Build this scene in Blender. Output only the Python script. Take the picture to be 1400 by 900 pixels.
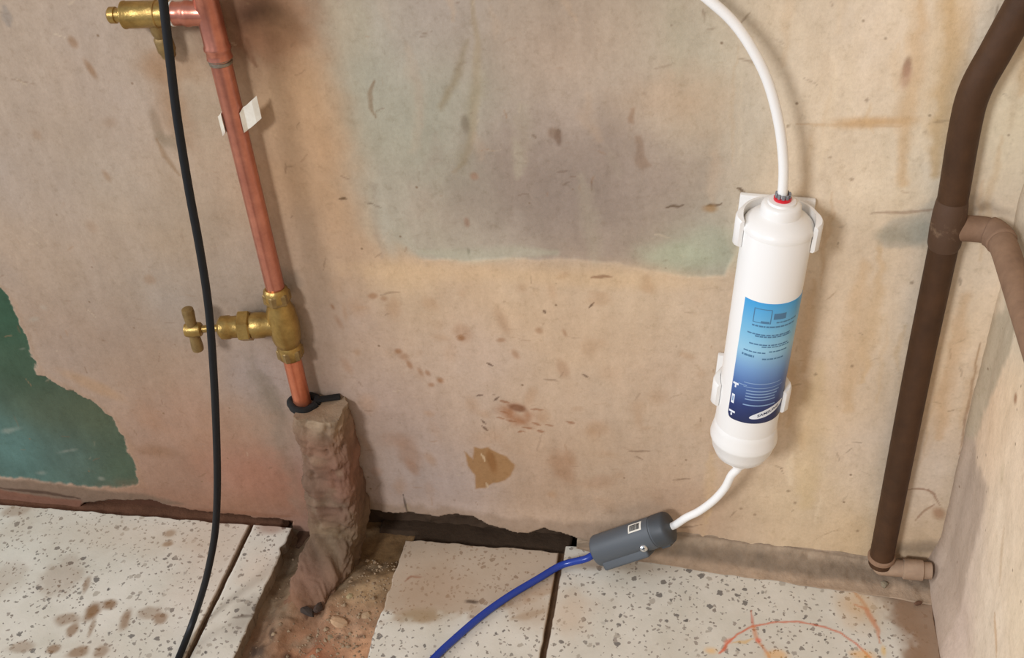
import bpy, bmesh, math, random
import numpy as np
from mathutils import Vector, Matrix, Quaternion

for o in list(bpy.data.objects):
    bpy.data.objects.remove(o)
scene = bpy.context.scene
COL = scene.collection

# ------------------------------------------------------------------ camera
cam_d = bpy.data.cameras.new('camera')
cam_d.sensor_fit = 'HORIZONTAL'
cam_d.sensor_width = 36.0
cam_d.lens = 36.0 * 1506.0 / 1400.0
cam_d.clip_start = 0.01
cam = bpy.data.objects.new('camera', cam_d)
COL.objects.link(cam)
cam.matrix_world = Matrix(((0.982800, -0.046136, 0.178819, 0.000000), (0.170562, 0.598008, -0.783131, -0.680000), (-0.070804, 0.800161, 0.595592, 0.758209), (0.000000, 0.000000, 0.000000, 1.000000)))
scene.camera = cam

# ------------------------------------------------------------------ light
def lin(c):
    return [((v / 255) / 12.92 if v / 255 <= 0.04045 else ((v / 255 + 0.055) / 1.055) ** 2.4) for v in c]

world = bpy.data.worlds.new('world')
scene.world = world
world.use_nodes = True
bg = world.node_tree.nodes['Background']
bg.inputs['Color'].default_value = (0.905, 0.985, 1.13, 1)
bg.inputs['Strength'].default_value = 0.47

def area_light(name, loc, target, size, power, colour):
    d = bpy.data.lights.new(name, 'AREA')
    d.shape = 'DISK'
    d.size = size
    d.energy = power
    d.color = colour
    o = bpy.data.objects.new(name, d)
    COL.objects.link(o)
    o.location = loc
    o.rotation_euler = (Vector(target) - Vector(loc)).to_track_quat('-Z', 'Y').to_euler()
    return o
area_light('room_lamp', (-1.55, -3.4, 2.45), (0.1, 0, 0.3), 0.72, 92, (0.97, 0.99, 1.035))
area_light('left_fill', (-3.2, -1.1, 1.5), (0.1, -0.2, 0.2), 1.4, 44, (0.97, 0.99, 1.02))  # unseen soft fill, added at left to brighten the right wall

scene.view_settings.view_transform = 'Standard'
scene.view_settings.look = 'None'
scene.view_settings.gamma = 1.0
scene.view_settings.use_curve_mapping = False
scene.view_settings.exposure = 0.0

# ------------------------------------------------------------------ numpy noise and masks
def vnoise(x, y, seed=0):
    xi = np.floor(x).astype(np.int64); yi = np.floor(y).astype(np.int64)
    xf = x - xi; yf = y - yi
    u = xf * xf * (3 - 2 * xf); v = yf * yf * (3 - 2 * yf)
    def h(a, b):
        n = (a * 374761393 + b * 668265263 + seed * 974634533) & 0xFFFFFFFF
        n = ((n ^ (n >> 13)) * 1274126177) & 0xFFFFFFFF
        return ((n ^ (n >> 16)) & 0xFFFF) / 65535.0
    a = h(xi, yi); b = h(xi + 1, yi); c = h(xi, yi + 1); d = h(xi + 1, yi + 1)
    return (a + (b - a) * u) * (1 - v) + (c + (d - c) * u) * v

def fbm(x, y, f=1.0, octv=4, seed=0, gain=0.5):
    s = 0; a = 1.0; t = 0
    for i in range(octv):
        s = s + a * vnoise(x * f, y * f, seed + i * 17)
        t += a; a *= gain; f *= 2.03
    return s / t * 2 - 1            # about -1 .. 1

def sstep(a, b, x):
    t = np.clip((x - a) / (b - a), 0, 1)
    return t * t * (3 - 2 * t)

def seg_dist(x, y, p, q):
    px, py = p; qx, qy = q
    dx, dy = qx - px, qy - py
    t = np.clip(((x - px) * dx + (y - py) * dy) / (dx * dx + dy * dy + 1e-12), 0, 1)
    return np.hypot(x - px - t * dx, y - py - t * dy), t

def poly_sdf(x, y, pts):            # negative inside
    d = np.full(x.shape, 1e9); inside = np.zeros(x.shape, bool)
    n = len(pts)
    for i in range(n):
        p, q = pts[i], pts[(i + 1) % n]
        d = np.minimum(d, seg_dist(x, y, p, q)[0])
        if p[1] != q[1]:
            c = ((p[1] > y) != (q[1] > y)) & (x < (q[0] - p[0]) * (y - p[1]) / (q[1] - p[1]) + p[0])
            inside ^= c
    return np.where(inside, -d, d)

def shepard(x, y, ctrl, power=3.0, soft=0.03):
    num = np.zeros((x.size, 3)); den = np.zeros(x.size)
    for (cx, cy), c in ctrl:
        w = 1.0 / ((x - cx) ** 2 + (y - cy) ** 2 + soft * soft) ** (power / 2)
        num += w[:, None] * np.array(lin(c))[None, :]
        den += w
    return num / den[:, None]

class Paint:
    """colour of a surface at every vertex: stains and layers laid over a base"""
    def __init__(s, x, y, col, seed=0):
        s.x, s.y, s.col = x, y, col
        s.jx = fbm(x, y, 90, 3, seed + 5); s.jy = fbm(x, y, 90, 3, seed + 9)
        s.kx = fbm(x, y, 28, 3, seed + 15); s.ky = fbm(x, y, 28, 3, seed + 19)
    def mix(s, m, colour, idx=None):
        c = np.array(lin(colour))
        if idx is None:
            s.col += (c - s.col) * m[:, None]
        else:
            s.col[idx] += (c - s.col[idx]) * m[:, None]
    def near(s, pts, r):
        xs = [p[0] for p in pts]; ys = [p[1] for p in pts]
        return np.nonzero((s.x > min(xs) - r) & (s.x < max(xs) + r) & (s.y > min(ys) - r) & (s.y < max(ys) + r))[0]
    def stroke(s, pts, w, colour, a=0.8, soft=0.6, jit=0.0015, taper=True):
        i = s.near(pts, w * 2 + 0.01)
        if not len(i): return
        X = s.x[i] + s.jx[i] * jit; Y = s.y[i] + s.jy[i] * jit
        m = np.zeros(len(i)); n = len(pts) - 1
        for k in range(n):
            d, t = seg_dist(X, Y, pts[k], pts[k + 1])
            g = (k + t) / n
            ww = w * (np.sin(np.pi * np.clip(g, 0.08, 0.92)) ** 0.6 if taper else 1.0)
            m = np.maximum(m, 1 - sstep(ww * (1 - soft), ww * (1 + soft), d))
        s.mix(m * a, colour, i)
    def blob(s, c, rx, ry, colour, a=0.7, ang=0.0, soft=0.5, jit=0.3, patch=0.0):
        R = max(rx, ry) * 2.2
        i = s.near([c], R)
        if not len(i): return
        dx = s.x[i] - c[0]; dy = s.y[i] - c[1]
        ca, sa = math.cos(ang), math.sin(ang)
        u = (dx * ca + dy * sa) / rx; v = (-dx * sa + dy * ca) / ry
        r = np.hypot(u, v) + jit * (s.jx[i] * 0.6 + s.kx[i] * 0.7)
        m = 1 - sstep(1 - soft, 1 + soft, r)
        if patch:
            m = m * np.clip(1 - patch + patch * 1.6 * (s.jy[i] + 0.4), 0, 1)
        s.mix(m * a, colour, i)
    def poly(s, pts, colour, a=1.0, soft=0.001, jit=0.003):
        i = s.near(pts, soft + jit * 2 + 0.004)
        if not len(i): return
        d = poly_sdf(s.x[i] + s.jx[i] * jit, s.y[i] + s.jy[i] * jit, pts)
        s.mix((1 - sstep(-soft, soft, d)) * a, colour, i)

def axis_vals(lo, a, b, hi, fine, coarse):
    l = list(np.arange(a, b + fine * 0.5, fine))
    left = list(np.linspace(lo, a, max(2, int((a - lo) / coarse) + 1)))[:-1] if lo < a - 1e-6 else []
    right = list(np.linspace(l[-1], hi, max(2, int((hi - l[-1]) / coarse) + 1)))[1:] if hi > l[-1] + 1e-6 else []
    return np.array(left + l + right)

def mesh_from(name, verts, faces, col=None, smooth=True, attr='tone'):
    me = bpy.data.meshes.new(name)
    faces = np.asarray(faces, dtype=np.int32)
    verts = np.asarray(verts, dtype=np.float32)
    k = faces.shape[1]
    me.vertices.add(len(verts)); me.vertices.foreach_set('co', verts.ravel())
    me.loops.add(faces.size); me.loops.foreach_set('vertex_index', faces.ravel())
    me.polygons.add(len(faces))
    me.polygons.foreach_set('loop_start', np.arange(0, faces.size, k, dtype=np.int32))
    me.polygons.foreach_set('loop_total', np.full(len(faces), k, dtype=np.int32))
    me.polygons.foreach_set('use_smooth', np.full(len(faces), smooth))
    me.update(calc_edges=True)
    if col is not None:
        at = me.attributes.new(attr, 'FLOAT_COLOR', 'POINT')
        c = np.ones((len(verts), 4), np.float32); c[:, :col.shape[1]] = col
        at.data.foreach_set('color', c.ravel())
    return me

def grid_faces(nu, nv, flip=False):   # index = j*nu+i
    i, j = np.meshgrid(np.arange(nu - 1), np.arange(nv - 1))
    a = (j * nu + i).ravel()
    q = np.stack([a, a + 1, a + 1 + nu, a + nu], 1)
    return q[:, ::-1] if flip else q

def rim(nu, nv):                      # indices round the border of a grid
    b = [i for i in range(nu)] + [j * nu + nu - 1 for j in range(1, nv)]
    b += [(nv - 1) * nu + i for i in range(nu - 2, -1, -1)] + [j * nu for j in range(nv - 2, 0, -1)]
    return b

def slab(name, V, nu, nv, off, col, flip=False, attr='tone', smooth=True):
    """a grid surface closed into a slab by moving its border by off"""
    F = grid_faces(nu, nv, flip)
    b = rim(nu, nv); n = len(V)
    back = V[b] + np.array(off)
    F2 = []
    m = len(b)
    for k in range(m):
        a0, a1 = b[k], b[(k + 1) % m]; c0, c1 = n + k, n + (k + 1) % m
        F2.append([a1, a0, c0, c1] if not flip else [a0, a1, c1, c0])
    V2 = np.vstack([V, back, back.mean(0)[None]])
    ctr = len(V2) - 1
    F3 = [[n + k, n + (k + 1) % m, ctr, ctr] for k in range(m)]
    C2 = np.vstack([col, col[b], col[b].mean(0)[None]])
    F3 = np.array(F3)
    me = bpy.data.meshes.new(name)
    faces = [tuple(f) for f in F2] + [(f[1], f[0], f[2]) if not flip else (f[0], f[1], f[2]) for f in F3]
    # quads of the grid first, then the closing faces
    loops = np.concatenate([F.ravel(), np.array([i for f in faces for i in f], dtype=np.int64)]).astype(np.int32)
    tot = np.concatenate([np.full(len(F), 4), np.array([len(f) for f in faces])]).astype(np.int32)
    st = np.concatenate([[0], np.cumsum(tot)[:-1]]).astype(np.int32)
    me.vertices.add(len(V2)); me.vertices.foreach_set('co', V2.astype(np.float32).ravel())
    me.loops.add(len(loops)); me.loops.foreach_set('vertex_index', loops)
    me.polygons.add(len(tot)); me.polygons.foreach_set('loop_start', st); me.polygons.foreach_set('loop_total', tot)
    sm = np.zeros(len(tot), bool); sm[:len(F)] = smooth
    me.polygons.foreach_set('use_smooth', sm)
    me.update(calc_edges=True)
    at = me.attributes.new(attr, 'FLOAT_COLOR', 'POINT')
    c = np.ones((len(V2), 4), np.float32); c[:, :C2.shape[1]] = C2
    at.data.foreach_set('color', c.ravel())
    return me

# ------------------------------------------------------------------ objects
def new_obj(name, me, material, parent=None):
    o = bpy.data.objects.new(name, me)
    COL.objects.link(o)
    if material is not None and me is not None:
        me.materials.append(material)
    if parent is not None:
        o.parent = parent
    return o

def tag(o, label=None, cat=None, group=None, kind=None):
    if label: o['label'] = label
    if cat: o['category'] = cat
    if group: o['group'] = group
    if kind: o['kind'] = kind
    return o

def empty(name, loc, label, cat, group=None):
    o = bpy.data.objects.new(name, None)
    COL.objects.link(o)
    o.empty_display_size = 0.02
    o.location = loc
    return tag(o, label, cat, group)

def part(name, bm, material, parent, origin=None, label=None, smooth=True):
    """bm in world coordinates (or local when origin is None) becomes a child mesh"""
    me = bpy.data.meshes.new(name)
    if origin is not None:
        bmesh.ops.translate(bm, verts=bm.verts, vec=-Vector(origin))
    bmesh.ops.recalc_face_normals(bm, faces=bm.faces)
    bm.to_mesh(me); bm.free()
    for p in me.polygons: p.use_smooth = smooth
    if smooth:
        me.set_sharp_from_angle(angle=math.radians(42))
    o = new_obj(name, me, material, parent)
    if label: o['label'] = label
    return o

def catmull(pts, n=10):
    P = [Vector(p) for p in pts]
    P = [P[0] * 2 - P[1]] + P + [P[-1] * 2 - P[-2]]
    out = []
    for i in range(1, len(P) - 2):
        for k in range(n):
            t = k / n
            a, b, c, d = P[i - 1], P[i], P[i + 1], P[i + 2]
            out.append(0.5 * ((2 * b) + (c - a) * t + (2 * a - 5 * b + 4 * c - d) * t * t + (3 * b - a - 3 * c + d) * t ** 3))
    out.append(P[-2])
    return out

def add_tube(bm, path, rad, segs=20, cap=True):
    path = [Vector(p) for p in path]
    n = len(path)
    if not hasattr(rad, '__len__'): rad = [rad] * n
    rings = []
    t0 = (path[1] - path[0]).normalized()
    up = Vector((0, 0, 1)) if abs(t0.z) < 0.9 else Vector((0, -1, 0))
    nrm = (up - t0 * up.dot(t0)).normalized()
    for i in range(n):
        t = ((path[min(i + 1, n - 1)] - path[max(i - 1, 0)])).normalized()
        nrm = (nrm - t * nrm.dot(t)).normalized()
        bi = t.cross(nrm)
        rings.append([bm.verts.new(path[i] + (nrm * math.cos(a) + bi * math.sin(a)) * rad[i])
                      for a in [2 * math.pi * k / segs for k in range(segs)]])
    for i in range(n - 1):
        for k in range(segs):
            bm.faces.new((rings[i][k], rings[i][(k + 1) % segs], rings[i + 1][(k + 1) % segs], rings[i + 1][k]))
    if cap:
        bm.faces.new(rings[0][::-1]); bm.faces.new(rings[-1])

def add_lathe(bm, origin, axis, prof, segs=32, flats=0, twist=0.0):
    """prof: list of (distance along axis, radius)"""
    axis = Vector(axis).normalized(); origin = Vector(origin)
    up = Vector((0, 0, 1)) if abs(axis.z) < 0.9 else Vector((0, -1, 0))
    a = (up - axis * up.dot(axis)).normalized(); b = axis.cross(a)
    seg = flats or segs
    rings = []
    for s, r in prof:
        rings.append([bm.verts.new(origin + axis * s + (a * math.cos(t) + b * math.sin(t)) * r)
                      for t in [2 * math.pi * k / seg + twist for k in range(seg)]])
    for i in range(len(prof) - 1):
        for k in range(seg):
            bm.faces.new((rings[i][k], rings[i][(k + 1) % seg], rings[i + 1][(k + 1) % seg], rings[i + 1][k]))
    bm.faces.new(rings[0][::-1]); bm.faces.new(rings[-1])

def add_box(bm, mat, size, bevel=0.0, seg=2):
    r = bmesh.ops.create_cube(bm, size=1.0, matrix=mat @ Matrix.Diagonal((*size, 1)))
    if bevel:
        es = list({e for v in r['verts'] for e in v.link_edges})
        bmesh.ops.bevel(bm, geom=es, offset=bevel, segments=seg, affect='EDGES', profile=0.6)

# ------------------------------------------------------------------ materials
def nt(name):
    m = bpy.data.materials.new(name); m.use_nodes = True
    t = m.node_tree; b = t.nodes['Principled BSDF']
    return m, t, b

def nd(t, kind, **kw):
    n = t.nodes.new(kind)
    for k, v in kw.items():
        if k in n.inputs: n.inputs[k].default_value = v
        else: setattr(n, k, v)
    return n

def noise(t, vec, scale, detail=4.0, rough=0.6):
    n = nd(t, 'ShaderNodeTexNoise')
    n.inputs['Scale'].default_value = scale; n.inputs['Detail'].default_value = detail
    n.inputs['Roughness'].default_value = rough
    if vec is not None: t.links.new(vec, n.inputs['Vector'])
    return n.outputs['Fac']

def ramp(t, fac, stops):
    r = nd(t, 'ShaderNodeValToRGB'); e = r.color_ramp.elements
    while len(e) < len(stops): e.new(0.5)
    for i, (p, c) in enumerate(stops):
        e[i].position = p
        e[i].color = (*c, 1) if len(c) == 3 else c
    t.links.new(fac, r.inputs['Fac'])
    return r.outputs['Color']

def mixc(t, fac, a, b, mode='MIX'):
    m = nd(t, 'ShaderNodeMix', data_type='RGBA', blend_type=mode)
    for sock, v in ((m.inputs[0], fac), (m.inputs[6], a), (m.inputs[7], b)):
        if hasattr(v, 'links'): t.links.new(v, sock)
        elif hasattr(v, '__len__'): sock.default_value = (*v[:3], 1)
        else: sock.default_value = v
    return m.outputs[2]

def bump(t, b, height, strength, dist):
    n = nd(t, 'ShaderNodeBump'); n.inputs['Strength'].default_value = strength; n.inputs['Distance'].default_value = dist
    t.links.new(height, n.inputs['Height']); t.links.new(n.outputs['Normal'], b.inputs['Normal'])

def plain(name, rgb, rough=0.5, metal=0.0, var=0.0, vscale=60, var_rgb=None, bmp=0.0, bscale=300, spec=None, coord='Object'):
    m, t, b = nt(name)
    c = lin(rgb)
    b.inputs['Base Color'].default_value = (*c, 1)
    b.inputs['Roughness'].default_value = rough
    b.inputs['Metallic'].default_value = metal
    if spec is not None: b.inputs['Specular IOR Level'].default_value = spec
    tc = nd(t, 'ShaderNodeTexCoord').outputs[coord]
    if var:
        f = noise(t, tc, vscale, 5, 0.65)
        d = lin(var_rgb) if var_rgb else [v * 0.6 for v in c]
        f = ramp(t, f, [(0.5 - 0.25 * var, (0, 0, 0)), (0.5 + 0.3, (1, 1, 1))])
        t.links.new(mixc(t, f, c, d), b.inputs['Base Color'])
    if bmp:
        bump(t, b, noise(t, tc, bscale, 4, 0.6), bmp, 0.001)
    return m

def plaster_mat(name, rough=0.9, grain=1.0, speck=True):
    m, t, b = nt(name)
    tc = nd(t, 'ShaderNodeTexCoord').outputs['Object']
    at = nd(t, 'ShaderNodeAttribute', attribute_name='tone').outputs['Color']
    mp = nd(t, 'ShaderNodeMapping'); mp.inputs['Scale'].default_value = (1.0, 1.0, 0.38)
    t.links.new(tc, mp.inputs['Vector'])
    n1 = noise(t, mp.outputs[0], 60, 6, 0.7)
    c = mixc(t, 1.0, at, ramp(t, n1, [(0.25, (0.89, 0.88, 0.86)), (0.75, (1.09, 1.09, 1.09))]), 'MULTIPLY')
    n2 = noise(t, tc, 420, 3, 0.6)
    c = mixc(t, 1.0, c, ramp(t, n2, [(0.2, (0.93, 0.92, 0.91)), (0.8, (1.05, 1.05, 1.05))]), 'MULTIPLY')
    n3 = noise(t, tc, 130, 8, 0.75)
    c = mixc(t, 1.0, c, ramp(t, n3, [(0.30, (0.86, 0.84, 0.80)), (0.46, (1.0, 1.0, 1.0)), (0.75, (1.06, 1.06, 1.07))]), 'MULTIPLY')
    if speck:
        v = nd(t, 'ShaderNodeTexVoronoi'); v.inputs['Scale'].default_value = 60
        t.links.new(tc, v.inputs['Vector'])
        f = ramp(t, v.outputs['Distance'], [(0.03, (1, 1, 1)), (0.09, (0, 0, 0))])
        sep = nd(t, 'ShaderNodeSeparateColor'); t.links.new(v.outputs['Color'], sep.inputs[0])
        g = ramp(t, sep.outputs[0], [(0.80, (0, 0, 0)), (0.82, (1, 1, 1))])
        k = mixc(t, 1.0, f, g, 'MULTIPLY')
        k = mixc(t, 1.0, k, (0.75, 0.75, 0.75), 'MULTIPLY')
        c = mixc(t, k, c, lin((118, 92, 66)))
    t.links.new(c, b.inputs['Base Color'])
    b.inputs['Roughness'].default_value = rough
    b.inputs['Specular IOR Level'].default_value = 0.25
    mx = nd(t, 'ShaderNodeMath', operation='ADD')
    t.links.new(noise(t, tc, 180, 5, 0.65), mx.inputs[0]); t.links.new(noise(t, tc, 40, 3, 0.5), mx.inputs[1])
    bump(t, b, mx.outputs[0], 0.35 * grain, 0.0012)
    return m

def terrazzo_mat():
    m, t, b = nt('terrazzo')
    tc = nd(t, 'ShaderNodeNewGeometry').outputs['Position']
    wob = nd(t, 'ShaderNodeTexNoise'); wob.inputs['Scale'].default_value = 260
    t.links.new(tc, wob.inputs['Vector'])
    ad = nd(t, 'ShaderNodeVectorMath', operation='MULTIPLY_ADD')
    t.links.new(wob.outputs['Color'], ad.inputs[0]); ad.inputs[1].default_value = (0.0055, 0.0055, 0.0); t.links.new(tc, ad.inputs[2])
    base = ramp(t, noise(t, tc, 22, 5, 0.6), [(0.3, lin((200, 193, 177))), (0.7, lin((217, 210, 196)))])
    col = base
    for sc, dens, r0, shades in ((125, 0.44, 0.32, ((124, 118, 110), (164, 156, 144), (104, 98, 92), (178, 169, 154))),
                                 (200, 0.42, 0.32, ((146, 139, 128), (118, 111, 104), (180, 171, 157), (158, 148, 136))),
                                 (330, 0.30, 0.36, ((150, 142, 130), (120, 112, 104), (178, 168, 154), (140, 130, 118)))):
        v = nd(t, 'ShaderNodeTexVoronoi'); v.inputs['Scale'].default_value = sc
        t.links.new(ad.outputs[0], v.inputs['Vector'])
        sep = nd(t, 'ShaderNodeSeparateColor'); t.links.new(v.outputs['Color'], sep.inputs[0])
        rr = nd(t, 'ShaderNodeMath', operation='MULTIPLY_ADD'); t.links.new(sep.outputs[1], rr.inputs[0])
        rr.inputs[1].default_value = 0.24; rr.inputs[2].default_value = r0 - 0.16
        lt = nd(t, 'ShaderNodeMath', operation='SUBTRACT'); t.links.new(rr.outputs[0], lt.inputs[0]); t.links.new(v.outputs['Distance'], lt.inputs[1])
        f = ramp(t, lt.outputs[0], [(0.0, (0, 0, 0)), (0.06, (1, 1, 1))])
        g = ramp(t, sep.outputs[0], [(dens, (1, 1, 1)), (dens + 0.01, (0, 0, 0))])
        cc = nd(t, 'ShaderNodeValToRGB'); cc.color_ramp.interpolation = 'CONSTANT'
        e = cc.color_ramp.elements
        while len(e) < 4: e.new(0.5)
        for i, s in enumerate(shades):
            e[i].position = i * 0.25; e[i].color = (*lin(s), 1)
        t.links.new(sep.outputs[2], cc.inputs['Fac'])
        col = mixc(t, mixc(t, 1.0, f, g, 'MULTIPLY'), col, cc.outputs['Color'])
    a = nd(t, 'ShaderNodeAttribute', attribute_name='stain')
    col = mixc(t, a.outputs['Alpha'], col, a.outputs['Color'])
    t.links.new(col, b.inputs['Base Color'])
    b.inputs['Roughness'].default_value = 0.62
    b.inputs['Specular IOR Level'].default_value = 0.3
    bump(t, b, noise(t, tc, 260, 4, 0.6), 0.15, 0.001)
    return m

M = {}
M['plaster'] = plaster_mat('plaster')
M['earth'] = plaster_mat('earth_and_mortar', 0.95, 2.2, False)
M['terrazzo'] = terrazzo_mat()
M['copper'] = plain('copper_dull', (208, 138, 114), 0.30, 0.8, 1, 70, (166, 102, 86), 0.10, 200)
M['copper_low'] = plain('copper_bright', (224, 140, 106), 0.30, 0.75, 1, 90, (190, 108, 78), 0.10, 200)
M['solder'] = plain('solder', (150, 138, 122), 0.42, 0.6, 1, 200, (110, 98, 84))
M['brass'] = plain('brass', (184, 152, 88), 0.36, 0.8, 1, 120, (134, 106, 58), 0.25, 500)
M['brass_dull'] = plain('brass_dull', (158, 132, 84), 0.5, 0.6, 1, 120, (112, 88, 54), 0.3, 500)
M['tape'] = plain('thread_tape', (214, 210, 200), 0.7)
M['black'] = plain('black_rubber', (17, 18, 21), 0.5, spec=0.3)
M['foot_black'] = plain('matt_black', (22, 20, 18), 0.9, 0, 0, bmp=0.5)
M['paper'] = plain('paper', (238, 234, 222), 0.75, 0, 1, 120, (214, 206, 190))
M['white'] = plain('white_plastic', (236, 233, 228), 0.32)
M['tube_white'] = plain('white_tubing', (240, 238, 234), 0.35)
M['red'] = plain('red_plastic', (206, 22, 40), 0.35)
M['grey_collet'] = plain('grey_plastic', (120, 120, 124), 0.4)
M['device'] = plain('dark_grey_plastic', (80, 85, 90), 0.5, 0, 0, bmp=0.08, bscale=900)
M['device_dark'] = plain('darker_grey_plastic', (62, 66, 70), 0.5)
M['steel'] = plain('zinc_screw', (225, 228, 230), 0.22, 1.0)
M['slot'] = plain('screw_recess', (70, 72, 74), 0.5, 0.8)
M['ink'] = plain('black_print', (38, 38, 40), 0.6)
M['print_white'] = plain('white_print', (228, 232, 238), 0.5)
M['print_navy'] = plain('navy_print', (28, 38, 78), 0.5)
M['print_blue'] = plain('slate_blue_print', (74, 118, 152), 0.5)
M['print_pale'] = plain('pale_blue_print', (132, 160, 196), 0.5)
M['blue'] = plain('blue_tubing', (24, 56, 146), 0.25)
M['pipe'] = plain('rusty_brown_paint', (80, 54, 34), 0.6, 0, 1, 45, (56, 37, 23), 0.3, 250, spec=0.25)
M['pipe_smeared'] = plain('plaster_smeared_brown_paint', (78, 53, 34), 0.7, 0, -0.2, 90, (142, 116, 90), 0.4, 200)
M['pipe_dusty'] = plain('plaster_smeared_pipe', (150, 118, 92), 0.85, 0, 1, 50, (112, 84, 64), 0.4, 200)
M['stub'] = plain('plastered_pipe', (176, 148, 122), 0.9, 0, 1, 60, (140, 114, 92), 0.4, 200)

def label_mat():
    m, t, b = nt('blue_label_print')
    tc = nd(t, 'ShaderNodeTexCoord').outputs['Generated']
    sp = nd(t, 'ShaderNodeSeparateXYZ'); t.links.new(tc, sp.inputs[0])
    c = ramp(t, sp.outputs[2], [(0.0, lin((26, 36, 76))), (0.16, lin((36, 54, 108))), (0.34, lin((76, 108, 164))), (0.47, lin((112, 152, 198))),
                                (0.62, lin((148, 196, 220))), (0.78, lin((118, 182, 216))), (1.0, lin((58, 156, 214)))])
    t.links.new(c, b.inputs['Base Color'])
    b.inputs['Roughness'].default_value = 0.38
    return m
M['label'] = label_mat()

# ================================================================== SETTING
rng = random.Random(7)

# ---------------- back wall
LOWER = [  # plaster tones; left-to-right light falloff is partly painted into them
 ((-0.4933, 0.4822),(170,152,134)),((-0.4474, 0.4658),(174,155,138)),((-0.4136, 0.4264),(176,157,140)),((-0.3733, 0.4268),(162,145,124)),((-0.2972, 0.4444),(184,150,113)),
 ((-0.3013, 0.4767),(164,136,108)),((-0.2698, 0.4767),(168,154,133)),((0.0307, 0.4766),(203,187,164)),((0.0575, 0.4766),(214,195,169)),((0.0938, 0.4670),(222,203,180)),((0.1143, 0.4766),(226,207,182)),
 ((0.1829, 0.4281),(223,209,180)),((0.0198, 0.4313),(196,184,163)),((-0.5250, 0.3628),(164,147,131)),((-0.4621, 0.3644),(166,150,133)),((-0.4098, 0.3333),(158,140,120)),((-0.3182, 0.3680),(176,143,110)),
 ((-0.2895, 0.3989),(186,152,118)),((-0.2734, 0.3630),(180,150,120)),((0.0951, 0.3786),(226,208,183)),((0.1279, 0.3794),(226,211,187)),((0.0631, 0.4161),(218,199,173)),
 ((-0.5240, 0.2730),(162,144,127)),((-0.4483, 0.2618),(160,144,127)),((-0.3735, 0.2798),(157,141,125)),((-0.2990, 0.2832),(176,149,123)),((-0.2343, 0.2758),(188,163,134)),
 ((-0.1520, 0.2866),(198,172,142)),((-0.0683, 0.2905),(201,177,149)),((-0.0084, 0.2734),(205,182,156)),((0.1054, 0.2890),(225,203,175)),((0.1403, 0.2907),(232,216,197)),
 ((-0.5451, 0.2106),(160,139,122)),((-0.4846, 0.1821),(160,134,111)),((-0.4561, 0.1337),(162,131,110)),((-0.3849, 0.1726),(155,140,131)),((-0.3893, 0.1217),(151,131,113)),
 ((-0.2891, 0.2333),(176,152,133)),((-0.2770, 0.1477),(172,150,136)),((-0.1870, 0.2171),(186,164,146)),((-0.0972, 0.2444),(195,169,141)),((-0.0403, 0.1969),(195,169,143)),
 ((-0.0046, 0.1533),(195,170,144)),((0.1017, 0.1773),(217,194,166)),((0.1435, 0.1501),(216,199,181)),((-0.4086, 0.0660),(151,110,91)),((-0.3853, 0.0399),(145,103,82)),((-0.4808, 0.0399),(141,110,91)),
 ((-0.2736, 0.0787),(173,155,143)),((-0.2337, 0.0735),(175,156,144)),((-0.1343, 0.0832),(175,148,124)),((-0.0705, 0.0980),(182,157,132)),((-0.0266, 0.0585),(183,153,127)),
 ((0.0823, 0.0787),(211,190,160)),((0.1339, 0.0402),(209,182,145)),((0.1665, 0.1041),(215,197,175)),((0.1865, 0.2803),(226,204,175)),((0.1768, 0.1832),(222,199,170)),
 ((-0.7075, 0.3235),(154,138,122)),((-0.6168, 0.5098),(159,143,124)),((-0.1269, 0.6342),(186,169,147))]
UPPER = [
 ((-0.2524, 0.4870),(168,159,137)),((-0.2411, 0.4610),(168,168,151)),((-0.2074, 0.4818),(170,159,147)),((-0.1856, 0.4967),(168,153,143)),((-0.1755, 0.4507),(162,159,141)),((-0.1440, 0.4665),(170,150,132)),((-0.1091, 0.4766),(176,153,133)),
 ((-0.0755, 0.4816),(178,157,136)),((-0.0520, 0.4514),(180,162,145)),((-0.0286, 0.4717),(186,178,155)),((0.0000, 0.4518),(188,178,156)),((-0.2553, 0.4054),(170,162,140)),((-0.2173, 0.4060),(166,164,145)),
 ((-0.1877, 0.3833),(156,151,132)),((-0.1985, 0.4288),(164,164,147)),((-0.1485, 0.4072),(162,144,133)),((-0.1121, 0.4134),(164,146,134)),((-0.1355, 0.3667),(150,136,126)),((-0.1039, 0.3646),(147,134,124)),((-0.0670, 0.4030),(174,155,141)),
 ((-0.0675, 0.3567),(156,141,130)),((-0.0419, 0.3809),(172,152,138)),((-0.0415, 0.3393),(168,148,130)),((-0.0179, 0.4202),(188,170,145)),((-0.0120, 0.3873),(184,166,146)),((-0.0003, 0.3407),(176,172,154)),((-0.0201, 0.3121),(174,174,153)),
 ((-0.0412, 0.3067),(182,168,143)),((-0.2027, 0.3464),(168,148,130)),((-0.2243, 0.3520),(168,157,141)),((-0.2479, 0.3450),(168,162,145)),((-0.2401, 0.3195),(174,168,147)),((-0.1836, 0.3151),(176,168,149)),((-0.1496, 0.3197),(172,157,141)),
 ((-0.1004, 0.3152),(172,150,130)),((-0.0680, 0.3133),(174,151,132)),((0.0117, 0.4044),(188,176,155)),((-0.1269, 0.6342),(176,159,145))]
GREEN = [((-0.6006, 0.2312),(52,80,60)),((-0.6047, 0.1221),(73,80,62)),((-0.6536, 0.0718),(86,116,110)),((-0.5950, 0.0628),(80,98,90)),((-0.5526, 0.0523),(74,86,66)),((-0.6111, 0.1652),(58,79,60)),((-0.5621, 0.1165),(76,82,60)),((-0.7070, 0.1673),(64,86,72))]

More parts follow.
